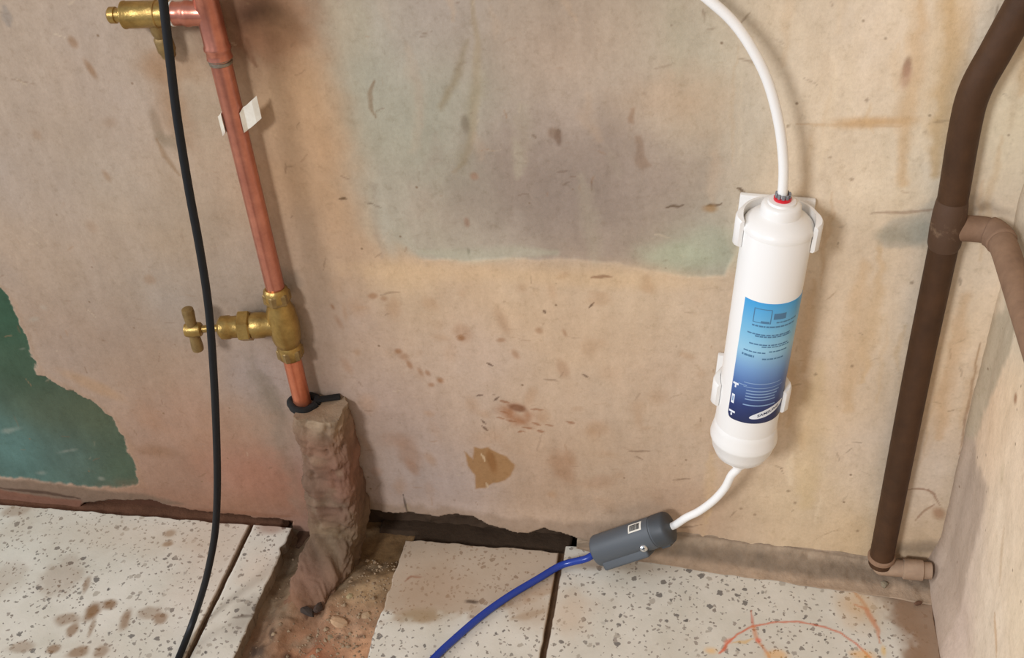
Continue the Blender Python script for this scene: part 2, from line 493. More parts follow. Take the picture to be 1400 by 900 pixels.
def build_wall_back():
    xs = axis_vals(-1.7, -0.735, 0.215, 0.232, 0.00115, 0.05)
    zs = axis_vals(-0.05, -0.02, 0.57, 1.5, 0.00115, 0.04)
    X, Z = np.meshgrid(xs, zs); x = X.ravel(); z = Z.ravel()
    wx = x + 0.010 * fbm(x, z, 14, 4, 3); wz = z + 0.010 * fbm(x, z, 14, 4, 8)
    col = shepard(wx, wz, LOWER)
    # broad mottling of the trowelled coat, wavy vertical streaks on the right half
    mott = fbm(x, z, 9, 5, 31)
    col *= (1 + 0.11 * mott)[:, None]
    warm = fbm(x, z, 16, 4, 47)
    col *= 1 + 0.07 * warm[:, None] * np.array([[0.4, -0.1, -0.9]])
    st = fbm(x + 0.01 * fbm(x, z, 6, 3, 5), z * 0.10, 36, 4, 77)
    k = sstep(0.02, 0.14, x) * 0.11 + 0.03
    col *= 1 + (k * st)[:, None] * np.array([[0.6, 0.8, 1.25]])
    # older painted coat showing over the middle
    up = [(-0.2530, 0.5360),(-0.2562, 0.4767),(-0.2649, 0.4447),(-0.2650, 0.3994),(-0.2665, 0.3570),(-0.2557, 0.3306),(-0.2408, 0.3142),(-0.2190, 0.3045),(-0.1847, 0.3032),(-0.1505, 0.3079),(-0.1117, 0.3076),(-0.0681, 0.3062),(-0.0439, 0.3001),
          (-0.0197, 0.2953),(0.0039, 0.2997),(0.0121, 0.3165),(0.0141, 0.3765),(0.0151, 0.4313),(0.0103, 0.4766),(0.0031, 0.5323)]
    jx = fbm(x, z, 60, 4, 101) * 0.004; jz = fbm(x, z, 60, 4, 105) * 0.0025
    sd = poly_sdf(x + jx, z + jz, up)
    z0 = 0.305
    soft = 0.0014 + 0.026 * np.maximum(sstep(z0 + 0.006, z0 + 0.05, z), 1 - sstep(-0.275, -0.215, x))
    m_up = 1 - sstep(-soft, soft, sd)
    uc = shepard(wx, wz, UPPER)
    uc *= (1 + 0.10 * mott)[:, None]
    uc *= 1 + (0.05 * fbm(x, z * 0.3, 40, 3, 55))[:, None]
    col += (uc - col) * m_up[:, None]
    # dark green paint, bottom left
    gp = [(-0.9712, 0.2525),(-0.6366, 0.2640),(-0.5963, 0.2606),(-0.5919, 0.2395),(-0.5902, 0.2063),(-0.5953, 0.1646),(-0.5763, 0.1506),(-0.5546, 0.1392),(-0.5395, 0.1183),(-0.5346, 0.0962),(-0.5327, 0.0732),(-0.5355, 0.0306),(-0.5607, 0.0261),(-0.6080, 0.0243),(-0.6550, 0.0257),(-0.6863, 0.0277),(-1.1371, -0.0031)]
    sg = poly_sdf(x + fbm(x, z, 80, 5, 201, 0.65) * 0.0055, z + fbm(x, z, 80, 5, 205, 0.65) * 0.0055, gp)
    m_g = 1 - sstep(-0.0012, 0.0012, sg)
    gc = shepard(wx, wz, GREEN) * (1 + 0.22 * fbm(x, z, 26, 6, 61, 0.6))[:, None]
    col += (gc - col) * m_g[:, None]
    P = Paint(x, z, col, 300)
    edge = np.exp(-((sg - 0.003) / 0.003) ** 2)
    P.mix(edge * 0.25 * (1 - m_g), (150, 118, 88))
    # ---- stains of the lower coat
    P.blob((-0.3119, 0.4964), 0.034, 0.038, (118, 80, 58), 0.9, 0.0, 0.9, 0.4)
    P.blob((-0.3056, 0.4912), 0.022, 0.014, (74, 48, 32), 1.0, -0.55, 0.5, 0.4)
    P.blob((-0.3093, 0.4767), 0.018, 0.014, (136, 96, 70), 0.6, 0.0, 0.7, 0.5)
    P.blob((-0.2891, 0.4445), 0.024, 0.05, (186, 146, 108), 0.40, 0.1, 0.8, 0.4)
    P.blob((-0.2806, 0.3375), 0.018, 0.05, (186, 150, 116), 0.25, 0.0, 0.8, 0.4)
    P.stroke([(-0.3247, 0.4793),(-0.3234, 0.4687),(-0.3208, 0.4607)], 0.003, (118, 82, 58), 0.7)
    P.poly([(-0.2884, 0.4048),(-0.2923, 0.4688),(-0.2776, 0.4767),(-0.2707, 0.4051),(-0.2777, 0.3376),(-0.2911, 0.3109)], (188, 152, 114), 0.2, 0.012, 0.006)
    for c, rx, ry, a in (((-0.4548, 0.4778),.003,.004,.6),((-0.4478, 0.4574),.0025,.007,.7),((-0.4632, 0.3707),.003,.006,.5),((-0.5101, 0.4041),.004,.004,.3),((-0.4908, 0.3238),.005,.006,.3),((-0.4544, 0.2747),.005,.004,.4),((-0.4461, 0.4154),.006,.004,.25)):
        P.blob(c, rx, ry, (140, 106, 74), a, 0.3, 0.6, 0.5)
    P.stroke([(-0.4996, 0.5036),(-0.5018, 0.4903)], 0.004, (130, 124, 118), 0.5)
    # damp mark and chipped plaster beneath the brass valve
    P.blob((-0.3880, 0.4604), 0.020, 0.012, (160, 128, 98), 0.6, 0, 0.7, 0.5)
    P.blob((-0.3916, 0.4266), 0.014, 0.034, (152, 118, 86), 0.65, 0.1, 0.7, 0.5)
    P.blob((-0.4091, 0.4117), 0.004, 0.018, (132, 112, 90), 0.55, 0, 0.7, 0.6)
    P.blob((-0.4024, 0.3999), 0.010, 0.006, (128, 114, 92), 0.5, -0.4, 0.6, 0.6)
    P.stroke([(-0.4122, 0.4027),(-0.4094, 0.3876),(-0.4023, 0.3722)], 0.0022, (140, 112, 82), 0.6)
    # grey cement smears round the tap
    P.poly([(-0.3812, 0.2468),(-0.3622, 0.2603),(-0.3470, 0.2581),(-0.3462, 0.2375),(-0.3699, 0.2400),(-0.3805, 0.2356)], (118, 106, 92), 0.65, 0.006, 0.006)
    P.poly([(-0.3376, 0.2885),(-0.3229, 0.2856),(-0.3240, 0.2736),(-0.3383, 0.2636),(-0.3431, 0.2706)], (126, 112, 96), 0.55, 0.005, 0.005)
    P.poly([(-0.3306, 0.2458),(-0.3249, 0.2161),(-0.3305, 0.1435),(-0.3125, 0.1323),(-0.3145, 0.0280),(-0.3246, 0.0269),(-0.3265, 0.1095),(-0.3344, 0.1762)], (138, 122, 102), 0.6, 0.008, 0.006)
    P.poly([(-0.3877, 0.2045),(-0.3747, 0.1733),(-0.3661, 0.1407),(-0.3722, 0.0694),(-0.3690, 0.0124),(-0.3857, 0.0205),(-0.3804, 0.1049),(-0.3886, 0.1558)], (128, 114, 98), 0.55, 0.008, 0.008)
    P.blob((-0.3735, 0.1570), 0.006, 0.022, (120, 106, 90), 0.5, 0.15, 0.6, 0.5)
    # reddish brick dust and painted-in floor shading towards the foot
    P.blob((-0.4107, 0.0564), 0.050, 0.034, (156, 108, 84), 0.55, 0, 0.9, 0.5)
    P.blob((-0.4577, 0.0128), 0.09, 0.018, (138, 98, 74), 0.5, 0, 0.9, 0.4)
    P.blob((-0.4341, 0.1092), 0.05, 0.03, (160, 122, 96), 0.5, 0, 0.9, 0.5)
    P.blob((-0.5039, 0.0776), 0.02, 0.007, (130, 96, 70), 0.6, 0, 0.8, 0.5)
    P.blob((-0.5438, 0.1546), 0.026, 0.007, (166, 132, 98), 0.5, -0.5, 0.6, 0.4)
    P.blob((-0.4997, 0.1303), 0.012, 0.02, (150, 112, 84), 0.4, 0, 0.8, 0.5)
    for q in (((-0.6393, 0.0362), 0.006, 0.003),
              ((-0.5747, 0.0356), 0.003, 0.002),
              ((-0.5753, 0.2279), 0.004, 0.0022),
              ((-0.5622, 0.241), 0.003, 0.003),
              ((-0.6009, 0.1927), 0.003, 0.001),
              ((-0.6527, 0.0908), 0.012, 0.003),
              ((-0.6006, 0.0689), 0.01, 0.002)):
        P.blob(q[0], q[1], q[2], (178, 174, 160), 0.24, 0.3, 0.8, 0.9)
    # middle: rust blots
    for q in (((-0.2518, 0.213), 0.0045, 0.0035, 0.75),
              ((-0.2475, 0.208), 0.006, 0.005, 0.5),
              ((-0.2442, 0.1997), 0.003, 0.006, 0.65),
              ((-0.2358, 0.1925), 0.003, 0.006, 0.5),
              ((-0.2296, 0.1914), 0.003, 0.004, 0.6),
              ((-0.2199, 0.1843), 0.0042, 0.0042, 0.8),
              ((-0.228, 0.1789), 0.004, 0.003, 0.6),
              ((-0.1978, 0.2298), 0.004, 0.003, 0.8),
              ((-0.1961, 0.235), 0.009, 0.009, 0.35),
              ((-0.165, 0.2296), 0.005, 0.003, 0.55),
              ((-0.1618, 0.2479), 0.007, 0.016, 0.3),
              ((-0.1337, 0.2409), 0.004, 0.004, 0.5),
              ((-0.1134, 0.2399), 0.002, 0.005, 0.5),
              ((-0.1541, 0.2162), 0.004, 0.006, 0.5),
              ((-0.2654, 0.2673), 0.005, 0.003, 0.6),
              ((-0.2566, 0.2656), 0.004, 0.003, 0.5),
              ((-0.301, 0.2547), 0.002, 0.004, 0.6),
              ((-0.2986, 0.2402), 0.004, 0.01, 0.4),
              ((-0.2987, 0.1945), 0.006, 0.012, 0.3),
              ((-0.1162, 0.203), 0.006, 0.012, 0.35),
              ((-0.2575, 0.0981), 0.012, 0.02, 0.35),
              ((-0.2564, 0.0804), 0.006, 0.012, 0.4),
              ((-0.2652, 0.1148), 0.02, 0.01, 0.25),
              ((-0.2915, 0.0725), 0.006, 0.006, 0.25),
              ((-0.121, 0.0932), 0.012, 0.022, 0.4),
              ((-0.1141, 0.1068), 0.006, 0.01, 0.3),
              ((-0.0897, 0.0787), 0.02, 0.01, 0.25)):
        P.blob(q[0], q[1] * 0.72, q[2] * 0.78, (146, 102, 66), q[3], 0.3, 0.6, 0.5)
    P.blob((-0.1562, 0.1507), 0.017, 0.011, (156, 108, 74), 0.85, -0.4, 0.5, 0.5, 0.6)
    P.blob((-0.1562, 0.1588), 0.008, 0.004, (118, 74, 46), 0.8, -0.2, 0.4, 0.5)
    for q in (((-0.1715, 0.1543), (-0.1647, 0.1533)),
              ((-0.1694, 0.1658), (-0.1626, 0.1647)),
              ((-0.166, 0.1442), (-0.1592, 0.1431)),
              ((-0.1527, 0.137), (-0.1459, 0.1359)),
              ((-0.1443, 0.1418), (-0.1375, 0.1408)),
              ((-0.1433, 0.1582), (-0.1366, 0.1571)),
              ((-0.1337, 0.1427), (-0.1269, 0.1416)),
              ((-0.1574, 0.1325), (-0.1506, 0.1314)),
              ((-0.1758, 0.1475), (-0.169, 0.1464)),
              ((-0.1429, 0.1337), (-0.1361, 0.1326)),
              ((-0.1162, 0.1466), (-0.1095, 0.1455))):
        P.stroke([q[0],q[1]], 0.0012, (140, 92, 58), 0.7, 0.6, 0.003)
    for q in (((-0.1875, 0.1433), (-0.1854, 0.1385)),
              ((-0.1887, 0.1365), (-0.1834, 0.132)),
              ((-0.1756, 0.1653), (-0.1703, 0.1697)),
              ((-0.1901, 0.1698), (-0.1851, 0.171)),
              ((-0.1296, 0.2616), (-0.1264, 0.2583)),
              ((-0.0943, 0.2655), (-0.0908, 0.2712)),
              ((-0.1005, 0.1972), (-0.0952, 0.1953)),
              ((-0.1789, 0.2063), (-0.1737, 0.2029))):
        P.stroke([q[0],q[1]], 0.0010, (84, 58, 42), 0.8, 0.6, 0.002)
    P.poly([(-0.2071, 0.1061),(-0.2019, 0.0987),(-0.1995, 0.0963),(-0.1969, 0.1105),(-0.1838, 0.1125),(-0.1766, 0.1054),(-0.1686, 0.1009),(-0.1634, 0.0927),(-0.1681, 0.0817),(-0.1739, 0.0740),(-0.1835, 0.0694),(-0.1920, 0.0622),(-0.2015, 0.0603),(-0.2013, 0.0767),(-0.2057, 0.0870)], (152, 114, 72), 0.92, 0.0012, 0.0022)
    P.blob((-0.1839, 0.0960), 0.004, 0.014, (134, 92, 52), 0.8, 0.1, 0.5, 0.3)
    P.stroke([(-0.1923, 0.1040),(-0.1899, 0.0937)], 0.0009, (206, 180, 146), 0.8)
    P.stroke([(-0.1901, 0.0688),(-0.1887, 0.0625)], 0.0010, (200, 176, 146), 0.8)
    for q in (((-0.2329, 0.2863), 0.03, 0.014),
              ((-0.1572, 0.2931), 0.1, 0.008),
              ((-0.0628, 0.294), 0.05, 0.01)):
        P.blob(q[0], q[1], q[2], (210, 178, 138), 0.4, 0, 0.8, 0.4)
    P.stroke([(-0.0902, 0.2928),(-0.0748, 0.2941)], 0.0013, (148, 112, 82), 0.8, 0.6, 0.002)
    for q in (((-0.0641, 0.1172), (-0.0458, 0.1197)),
              ((-0.0271, 0.0875), (-0.0112, 0.0908)),
              ((-0.058, 0.1128), (-0.0519, 0.1083)),
              ((-0.1347, 0.1903), (-0.1197, 0.1913)),
              ((-0.0198, 0.0318), (-0.0009, 0.0358))):
        P.stroke([q[0],q[1]], 0.0009, (120, 96, 74), 0.6)
    # ---- marks on the older coat
    P.poly([(-0.1719, 0.4767),(-0.1686, 0.4792),(-0.1727, 0.4586),(-0.1841, 0.4372),(-0.1924, 0.4278),(-0.1941, 0.4311),(-0.1842, 0.4453),(-0.1752, 0.4638)], (146, 132, 106), 0.75, 0.0025, 0.002)
    P.stroke([(-0.1626, 0.5064),(-0.1619, 0.4767),(-0.1658, 0.4454),(-0.1694, 0.4181),(-0.1793, 0.3864),(-0.1891, 0.3803)], 0.003, (158, 140, 112), 0.55, 0.8)
    P.poly([(-0.1709, 0.4454),(-0.1651, 0.4427),(-0.1699, 0.4125),(-0.1792, 0.3823),(-0.1857, 0.3822),(-0.1773, 0.4124)], (146, 136, 110), 0.5, 0.005, 0.004)
    P.blob((-0.1757, 0.4180), 0.003, 0.006, (118, 106, 88), 0.7, 0, 0.6, 0.5)
    P.stroke([(-0.2372, 0.4492),(-0.2419, 0.4394),(-0.2430, 0.4283),(-0.2409, 0.4210)], 0.0016, (136, 116, 92), 0.8)
    P.poly([(-0.0608, 0.4304),(-0.0578, 0.4315),(-0.0589, 0.4207),(-0.0618, 0.4218)], (146, 116, 92), 0.7, 0.001)
    P.poly([(-0.0569, 0.4104),(-0.0530, 0.4115),(-0.0510, 0.3966),(-0.0449, 0.3865),(-0.0520, 0.3841),(-0.0580, 0.3885)], (146, 116, 90), 0.6, 0.0015)
    P.blob((-0.1137, 0.4117), 0.0045, 0.0035, (132, 102, 76), 0.6, -0.3, 0.5, 0.6)
    P.blob((-0.1109, 0.4078), 0.002, 0.005, (112, 82, 58), 0.8, 0.1, 0.5, 0.3)
    for q in (((-0.1125, 0.3827), (-0.1032, 0.3829)),
              ((-0.1099, 0.371), (-0.1036, 0.3735)),
              ((-0.1421, 0.3948), (-0.1358, 0.3949)),
              ((-0.1415, 0.389), (-0.1352, 0.3886)),
              ((-0.1286, 0.4114), (-0.1268, 0.4075)),
              ((-0.1121, 0.4145), (-0.1101, 0.4123))):
        P.stroke([q[0],q[1]], 0.0010, (110, 86, 66), 0.75, 0.6, 0.003)
    for q in (((-0.0355, 0.3541), (-0.0243, 0.3574)),
              ((-0.0101, 0.3578), (0.003, 0.36)),
              ((0.0109, 0.3718), (0.0176, 0.3674)),
              ((-0.2795, 0.3541), (-0.2739, 0.3537)),
              ((-0.2593, 0.3522), (-0.2538, 0.3511)),
              ((-0.2538, 0.3511), (-0.2473, 0.3488))):
        P.stroke([q[0],q[1]], 0.0011, (92, 68, 44), 0.85, 0.6, 0.003)
    P.blob((-0.0049, 0.3550), 0.005, 0.003, (160, 122, 72), 0.7, 0, 0.6, 0.5)
    P.blob((-0.1825, 0.3376), 0.002, 0.004, (148, 112, 88), 0.7)
    P.blob((-0.1733, 0.3765), 0.003, 0.003, (164, 124, 96), 0.7)
    P.blob((-0.1839, 0.3118), 0.0012, 0.003, (104, 96, 74), 0.7)
    P.blob((-0.1065, 0.3645), 0.07, 0.045, (138, 122, 110), 0.6, 0.2, 0.9, 0.5)
    P.blob((-0.1447, 0.3872), 0.018, 0.03, (148, 130, 116), 0.35, 0, 0.9, 0.5)
    P.blob((-0.0255, 0.4361), 0.03, 0.02, (196, 164, 132), 0.45, 0, 0.9, 0.5)
    P.blob((-0.0048, 0.3221), 0.03, 0.018, (176, 180, 154), 0.5, 0, 0.8, 0.5)
    P.blob((-0.0281, 0.3136), 0.02, 0.010, (174, 178, 150), 0.6, 0, 0.8, 0.5)
    P.stroke([(-0.2211, 0.3103),(-0.1843, 0.3079),(-0.1501, 0.3125),(-0.1169, 0.3132)], 0.006, (178, 176, 154), 0.45, 0.8)
    P.blob((-0.2469, 0.3322), 0.006, 0.022, (180, 174, 158), 0.6, 0.1, 0.8, 0.4)
    # ---- right third: ochre runs, grey smudge by the tee
    for q in (((0.1129, 0.522), (0.1165, 0.4766), (0.116, 0.4324), (0.1195, 0.3792), 0.006, (202, 166, 120), 0.55),
              ((0.1294, 0.5218), (0.134, 0.4766), (0.1348, 0.4377), (0.1391, 0.3852), 0.008, (196, 158, 100), 0.6),
              ((0.1392, 0.5217), (0.1418, 0.4859), (0.1419, 0.4378), (0.1455, 0.3854), 0.006, (206, 172, 126), 0.4),
              ((0.1025, 0.3141), (0.1035, 0.2693), (0.1051, 0.2215), (0.1072, 0.1778), 0.008, (206, 170, 124), 0.4),
              ((0.1126, 0.3328), (0.116, 0.2766), (0.1146, 0.2361), (0.1147, 0.2078), 0.005, (204, 168, 118), 0.4),
              ((0.1551, 0.2914), (0.1578, 0.2109), (0.1571, 0.1513), (0.1626, 0.0699), 0.006, (200, 166, 120), 0.3),
              ((0.1746, 0.2924), (0.1746, 0.2467), (0.1745, 0.1977), (0.1787, 0.1531), 0.007, (204, 166, 122), 0.45),
              ((0.0812, 0.2199), (0.0808, 0.1757), (0.0824, 0.1125), (0.0831, 0.0701), 0.012, (204, 178, 132), 0.4)):
        P.stroke([q[0],q[1],q[2],q[3]], q[4], q[5], q[6], 0.9, 0.004)
    P.blob((0.0969, 0.4234), 0.024, 0.004, (198, 158, 108), 0.75, 0.05, 0.7, 0.4)
    P.stroke([(0.0485, 0.4222),(0.1131, 0.4210)], 0.0012, (196, 164, 126), 0.5)
    P.blob((0.1121, 0.4613), 0.0022, 0.006, (150, 116, 92), 0.8); P.blob((0.1121, 0.4549), 0.003, 0.007, (180, 142, 116), 0.6)
    for q in (((0.0905, 0.4388),),
              ((0.0873, 0.3812),),
              ((0.1051, 0.2215),),
              ((0.0793, 0.2111),),
              ((0.1376, 0.2994),),
              ((0.0426, 0.42),),
              ((0.0719, 0.3974),),
              ((0.1294, 0.4171),),
              ((0.1288, 0.0432),),
              ((0.0752, 0.071),),
              ((0.0311, 0.0592),),
              ((0.0688, 0.0842),),
              ((0.0431, 0.0534),)):
        P.blob(q[0], 0.0012, 0.0012, (122, 96, 70), 0.6, 0, 0.5, 0.4)
    P.poly([(0.1085, 0.3386),(0.1152, 0.3506),(0.1263, 0.3567),(0.1357, 0.3639),(0.1529, 0.3678),(0.1591, 0.3286),(0.1472, 0.3281),(0.1342, 0.3348),(0.1228, 0.3295),(0.1128, 0.3316)], (182, 172, 154), 0.75, 0.004, 0.008)
    P.blob((0.1391, 0.3409), 0.014, 0.010, (166, 162, 146), 0.75, 0, 0.6, 0.5)
    P.blob((0.1183, 0.3377), 0.010, 0.006, (158, 150, 130), 0.6, 0, 0.6, 0.5)
    P.stroke([(0.1027, 0.3548),(0.1216, 0.3566),(0.1493, 0.3609)], 0.0012, (150, 122, 100), 0.6)
    P.poly([(0.1664, 0.3704),(0.1805, 0.3686),(0.1980, 0.3533),(0.1884, 0.3553),(0.1696, 0.3570)], (172, 158, 142), 0.6, 0.006, 0.006)
    P.blob((0.1741, 0.3628), 0.005, 0.003, (132, 116, 100), 0.6, 0.3, 0.6, 0.5)
    for q in (((0.1726, 0.0605), (0.1779, 0.0715), (0.1855, 0.0826)),
              ((0.1774, 0.0986), (0.184, 0.0926), (0.1891, 0.0813)),
              ((0.162, 0.0953), (0.1741, 0.0982), (0.1824, 0.0957))):
        P.stroke([q[0],q[1],q[2]], 0.0010, (150, 112, 88), 0.7)
    P.blob((0.1901, 0.0711), 0.005, 0.007, (160, 118, 86), 0.7, 0.4, 0.6, 0.4)
    P.blob((0.1840, 0.0298), 0.022, 0.007, (140, 122, 102), 0.7, 0.1, 0.7, 0.5)
    P.stroke([(0.1921, 0.2478),(0.1932, 0.1991),(0.1938, 0.1697),(0.1956, 0.1391)], 0.0012, (158, 124, 96), 0.7)
    # ---- fine scratches, nicks and freckles all over
    sc_ = random.Random(21)
    for i in range(340):
        cx = sc_.uniform(-0.70, 0.20); cz = sc_.uniform(0.03, 0.56)
        L = sc_.uniform(0.001, 0.006) * (2.0 if sc_.random() < 0.12 else 1.0)
        an = sc_.gauss(0.1, 0.35) if sc_.random() < 0.6 else sc_.gauss(1.45, 0.3)
        dark = sc_.random()
        cc_ = (112, 84, 60) if dark < 0.55 else ((150, 114, 82) if dark < 0.8 else (216, 196, 166))
        al = sc_.uniform(0.15, 0.6) * (0.6 if dark >= 0.8 else 1.0)
        dx, dz = math.cos(an) * L, math.sin(an) * L
        P.stroke([(cx - dx, cz - dz), (cx + dx * 0.1, cz + dz * 0.1 + sc_.gauss(0, 0.0004)), (cx + dx, cz + dz)], sc_.uniform(0.0004, 0.0008), cc_, al * 0.85, 0.7, 0.0016)
    for i in range(60):
        cx = sc_.uniform(-0.30, 0.02); cz = sc_.uniform(0.05, 0.30)
        P.blob((cx, cz), sc_.uniform(0.002, 0.009), sc_.uniform(0.002, 0.010), (164, 122, 82), sc_.uniform(0.1, 0.35), sc_.uniform(-0.5, 0.5), 0.8, 0.6)
    for i in range(70):
        cx = sc_.uniform(0.0, 0.2); cz = sc_.uniform(0.03, 0.55); L = sc_.uniform(0.01, 0.05)
        P.stroke([(cx, cz + L), (cx + sc_.gauss(0, 0.001), cz), (cx + sc_.gauss(0, 0.002), cz - L)], sc_.uniform(0.0012, 0.005), sc_.choice(((196, 160, 116), (208, 176, 132), (226, 206, 176), (190, 166, 136))), sc_.uniform(0.12, 0.4), 0.9, 0.003)
    for i in range(36):
        cx = sc_.uniform(-0.27, 0.0); cz = sc_.uniform(0.30, 0.55); L = sc_.uniform(0.01, 0.04)
        P.stroke([(cx, cz + L), (cx + sc_.gauss(0, 0.003), cz), (cx + sc_.gauss(0, 0.005), cz - L)], sc_.uniform(0.002, 0.008), sc_.choice(((166, 146, 128), (180, 170, 146), (150, 134, 118), (190, 162, 134))), sc_.uniform(0.1, 0.3), 0.9, 0.004)
    # ---- foot of the wall
    P.poly([(-1.1431, -0.0124),(-0.6875, 0.0245),(-0.6397, 0.0242),(-0.5935, 0.0208),(-0.5320, 0.0190),(-0.4966, 0.0087),(-0.5369, 0.0024),(-0.6094, -0.0032),(-0.6970, 0.0000),(-1.1523, -0.0266)], (112, 92, 76), 0.85, 0.003, 0.003)
    P.poly([(-1.1586, -0.0362),(-0.6937, 0.0086),(-0.6472, 0.0031),(-0.6056, 0.0033),(-0.6080, -0.0134),(-0.7063, -0.0241),(-1.1842, -0.0757)], (124, 84, 66), 0.9, 0.002, 0.002)
    P.stroke([(-0.6929, 0.0108),(-0.6608, 0.0099),(-0.6291, 0.0091),(-0.6065, 0.0053)], 0.0024, (70, 50, 38), 0.8)
    P.poly([(-0.3179, 0.0334),(-0.2660, 0.0331),(-0.2109, 0.0333),(-0.1706, 0.0282),(-0.1039, 0.0299),(-0.0390, 0.0334),(-0.0388, 0.0156),(-0.0914, 0.0046),(-0.1449, 0.0081),(-0.2124, 0.0178),(-0.2680, 0.0175),(-0.3211, 0.0137)], (146, 124, 104), 0.7, 0.004, 0.004)
    P.stroke([(-0.5141, 0.0008),(-0.4602, 0.0025),(-0.3889, 0.0043)], 0.004, (134, 92, 68), 0.6)
    # recess where the plaster has broken away from the floor
    r1 = [(-0.3199, 0.0293),(-0.3098, 0.0217),(-0.2957, 0.0213),(-0.2780, 0.0213),(-0.2671, 0.0244),(-0.2395, 0.0226),(-0.2218, 0.0264),(-0.2081, 0.0260),(-0.1950, 0.0198),(-0.1783, 0.0159),(-0.1684, 0.0112),(-0.1569, 0.0115),(-0.1409, 0.0191),(-0.1244, 0.0152),(-0.1046, 0.0089),(-0.0928, 0.0006),(-0.0942, -0.0558),(-0.3391, -0.0883)]
    r2 = [(-0.6077, -0.0030),(-0.5746, 0.0066),(-0.5304, 0.0112),(-0.5127, 0.0060),(-0.4910, 0.0012),(-0.4610, -0.0006),(-0.4272, -0.0009),(-0.3866, -0.0025),(-0.3966, -0.0523),(-0.6260, -0.0582)]
    ja = fbm(x, z, 120, 3, 401) * 0.0022; jb = fbm(x, z, 120, 3, 407) * 0.0022
    s1 = poly_sdf(x + ja, z + jb, r1); s2 = poly_sdf(x + ja, z + jb, r2)
    m1 = 1 - sstep(-0.0012, 0.0008, s1); m2 = 1 - sstep(-0.0012, 0.0008, s2)
    P.mix(m1 * 0.97, (66, 50, 36)); P.mix(m2 * 0.95, (84, 52, 36))
    P.stroke([(-0.2698, 0.0460),(-0.2690, 0.0309),(-0.2677, 0.0195)], 0.0010, (70, 58, 46), 0.85)
    P.stroke([(-0.2674, 0.0330),(-0.2663, 0.0196),(-0.2650, 0.0081)], 0.0016, (160, 140, 116), 0.8)
    # ---- relief
    y = -0.0014 * fbm(x, z, 7, 4, 501) - 0.00045 * fbm(x, z, 60, 4, 507)
    y += 0.0009 * m_up + 0.0012 * m_g
    y += 0.015 * m1 * (1 + 0.25 * fbm(x, z, 60, 3, 511)) + 0.009 * m2
    lip = sstep(0.045, 0.010, z) * (1 - m1) * (1 - m2) * sstep(-0.32, -0.25, x) * sstep(0.2, 0.0, x)
    y -= 0.005 * lip
    V = np.stack([x, y, z], 1)
    P.col = np.clip(P.col, 0.0, 0.95)
    me = slab('wall_back', V, len(xs), len(zs), (0, 0.14, 0), P.col)
    o = new_obj('wall_back', me, M['plaster'])
    tag(o, 'stained cream plaster wall with older grey-green coat and dark green paint patch', 'wall', kind='structure')
build_wall_back()

# ---------------- right wall (x = 0.2)
def build_wall_right():
    ys = axis_vals(-1.6, -0.36, 0.0, 0.012, 0.002, 0.05)
    zs = axis_vals(-0.05, -0.02, 0.50, 1.5, 0.002, 0.05)
    Y, Z = np.meshgrid(ys, zs); y = Y.ravel(); z = Z.ravel()
    ctrl = [((-0.0708, 0.2720),(237,209,174)),((-0.0421, 0.2214),(233,203,169)),((-0.1132, 0.2324),(235,213,186)),((-0.1162, 0.1803),(230,211,186)),((-0.1748, 0.1750),(230,211,183)),((-0.1419, 0.1038),(228,211,189)),
            ((-0.0504, 0.3052),(210,201,181)),((-0.0342, 0.1862),(222,196,167)),((-0.0506, 0.1264),(208,190,174)),((-0.0810, 0.0353),(204,183,167)),((-0.5,0.3),(206,184,154)),((-0.5,0.8),(206,184,154))]
    col = shepard(y + 0.01 * fbm(y, z, 14, 3, 3), z + 0.01 * fbm(y, z, 14, 3, 4), ctrl)
    col *= (1 + 0.08 * fbm(y, z * 0.4, 18, 4, 9))[:, None]
    P = Paint(y, z, col, 700)
    P.poly([(0.0288, 0.1367),(-0.0117, 0.1731),(-0.0357, 0.1580),(-0.0718, 0.1724),(-0.0743, 0.1357),(-0.0749, 0.0799),(-0.0906, -0.0073),(-0.0603, -0.0483),(0.0058, 0.0143),(0.0206, 0.0871)], (178, 158, 140), 0.8, 0.006, 0.006)
    P.poly([(-0.0181, 0.3062),(-0.0432, 0.3120),(-0.0434, 0.2625),(-0.0221, 0.1970),(-0.0159, 0.1694),(0.0166, 0.1398),(0.0070, 0.2081),(0.0018, 0.2668)], (182, 168, 144), 0.8, 0.005, 0.005)
    P.blob((-0.0824, 0.2659), 0.004, 0.004, (150, 106, 76), 0.8)
    P.blob((-0.0933, 0.2064), 0.004, 0.008, (216, 196, 166), 0.7)
    P.stroke([(-0.1471, 0.1261),(-0.1710, 0.1096)], 0.003, (196, 156, 112), 0.6)
    P.stroke([(-0.1188, 0.1831),(-0.1400, 0.1482)], 0.003, (200, 172, 138), 0.5)
    x = 0.2 - 0.0025 * fbm(y, z, 8, 4, 21) - 0.0006 * fbm(y, z, 60, 3, 25)
    x = x - 0.010 * sstep(0.05, 0.0, z) - 0.004 * sstep(-0.02, 0.0, y)
    V = np.stack([x, y, z], 1)
    P.col = np.clip(P.col, 0, 0.95)
    me = slab('wall_right', V, len(ys), len(zs), (0.12, 0, 0), P.col, flip=True)
    tag(new_obj('wall_right', me, M['plaster']), 'cream plaster side wall meeting the pipe corner', 'wall', kind='structure')
build_wall_right()

# ---------------- floor
def add_slab_floor():
    bm = bmesh.new()
    add_box(bm, Matrix.Translation((-0.70, -0.74, -0.055)), (2.0, 1.76, 0.05))
    me = bpy.data.meshes.new('floor'); bm.to_mesh(me); bm.free()
    m = plain('screed', (96, 74, 54), 0.95, 0, 1, 30, (70, 52, 38), 0.5, 150)
    return tag(new_obj('floor', me, m), 'floor of speckled terrazzo tiles with an open pipe channel', 'floor', kind='structure')
floor = add_slab_floor()

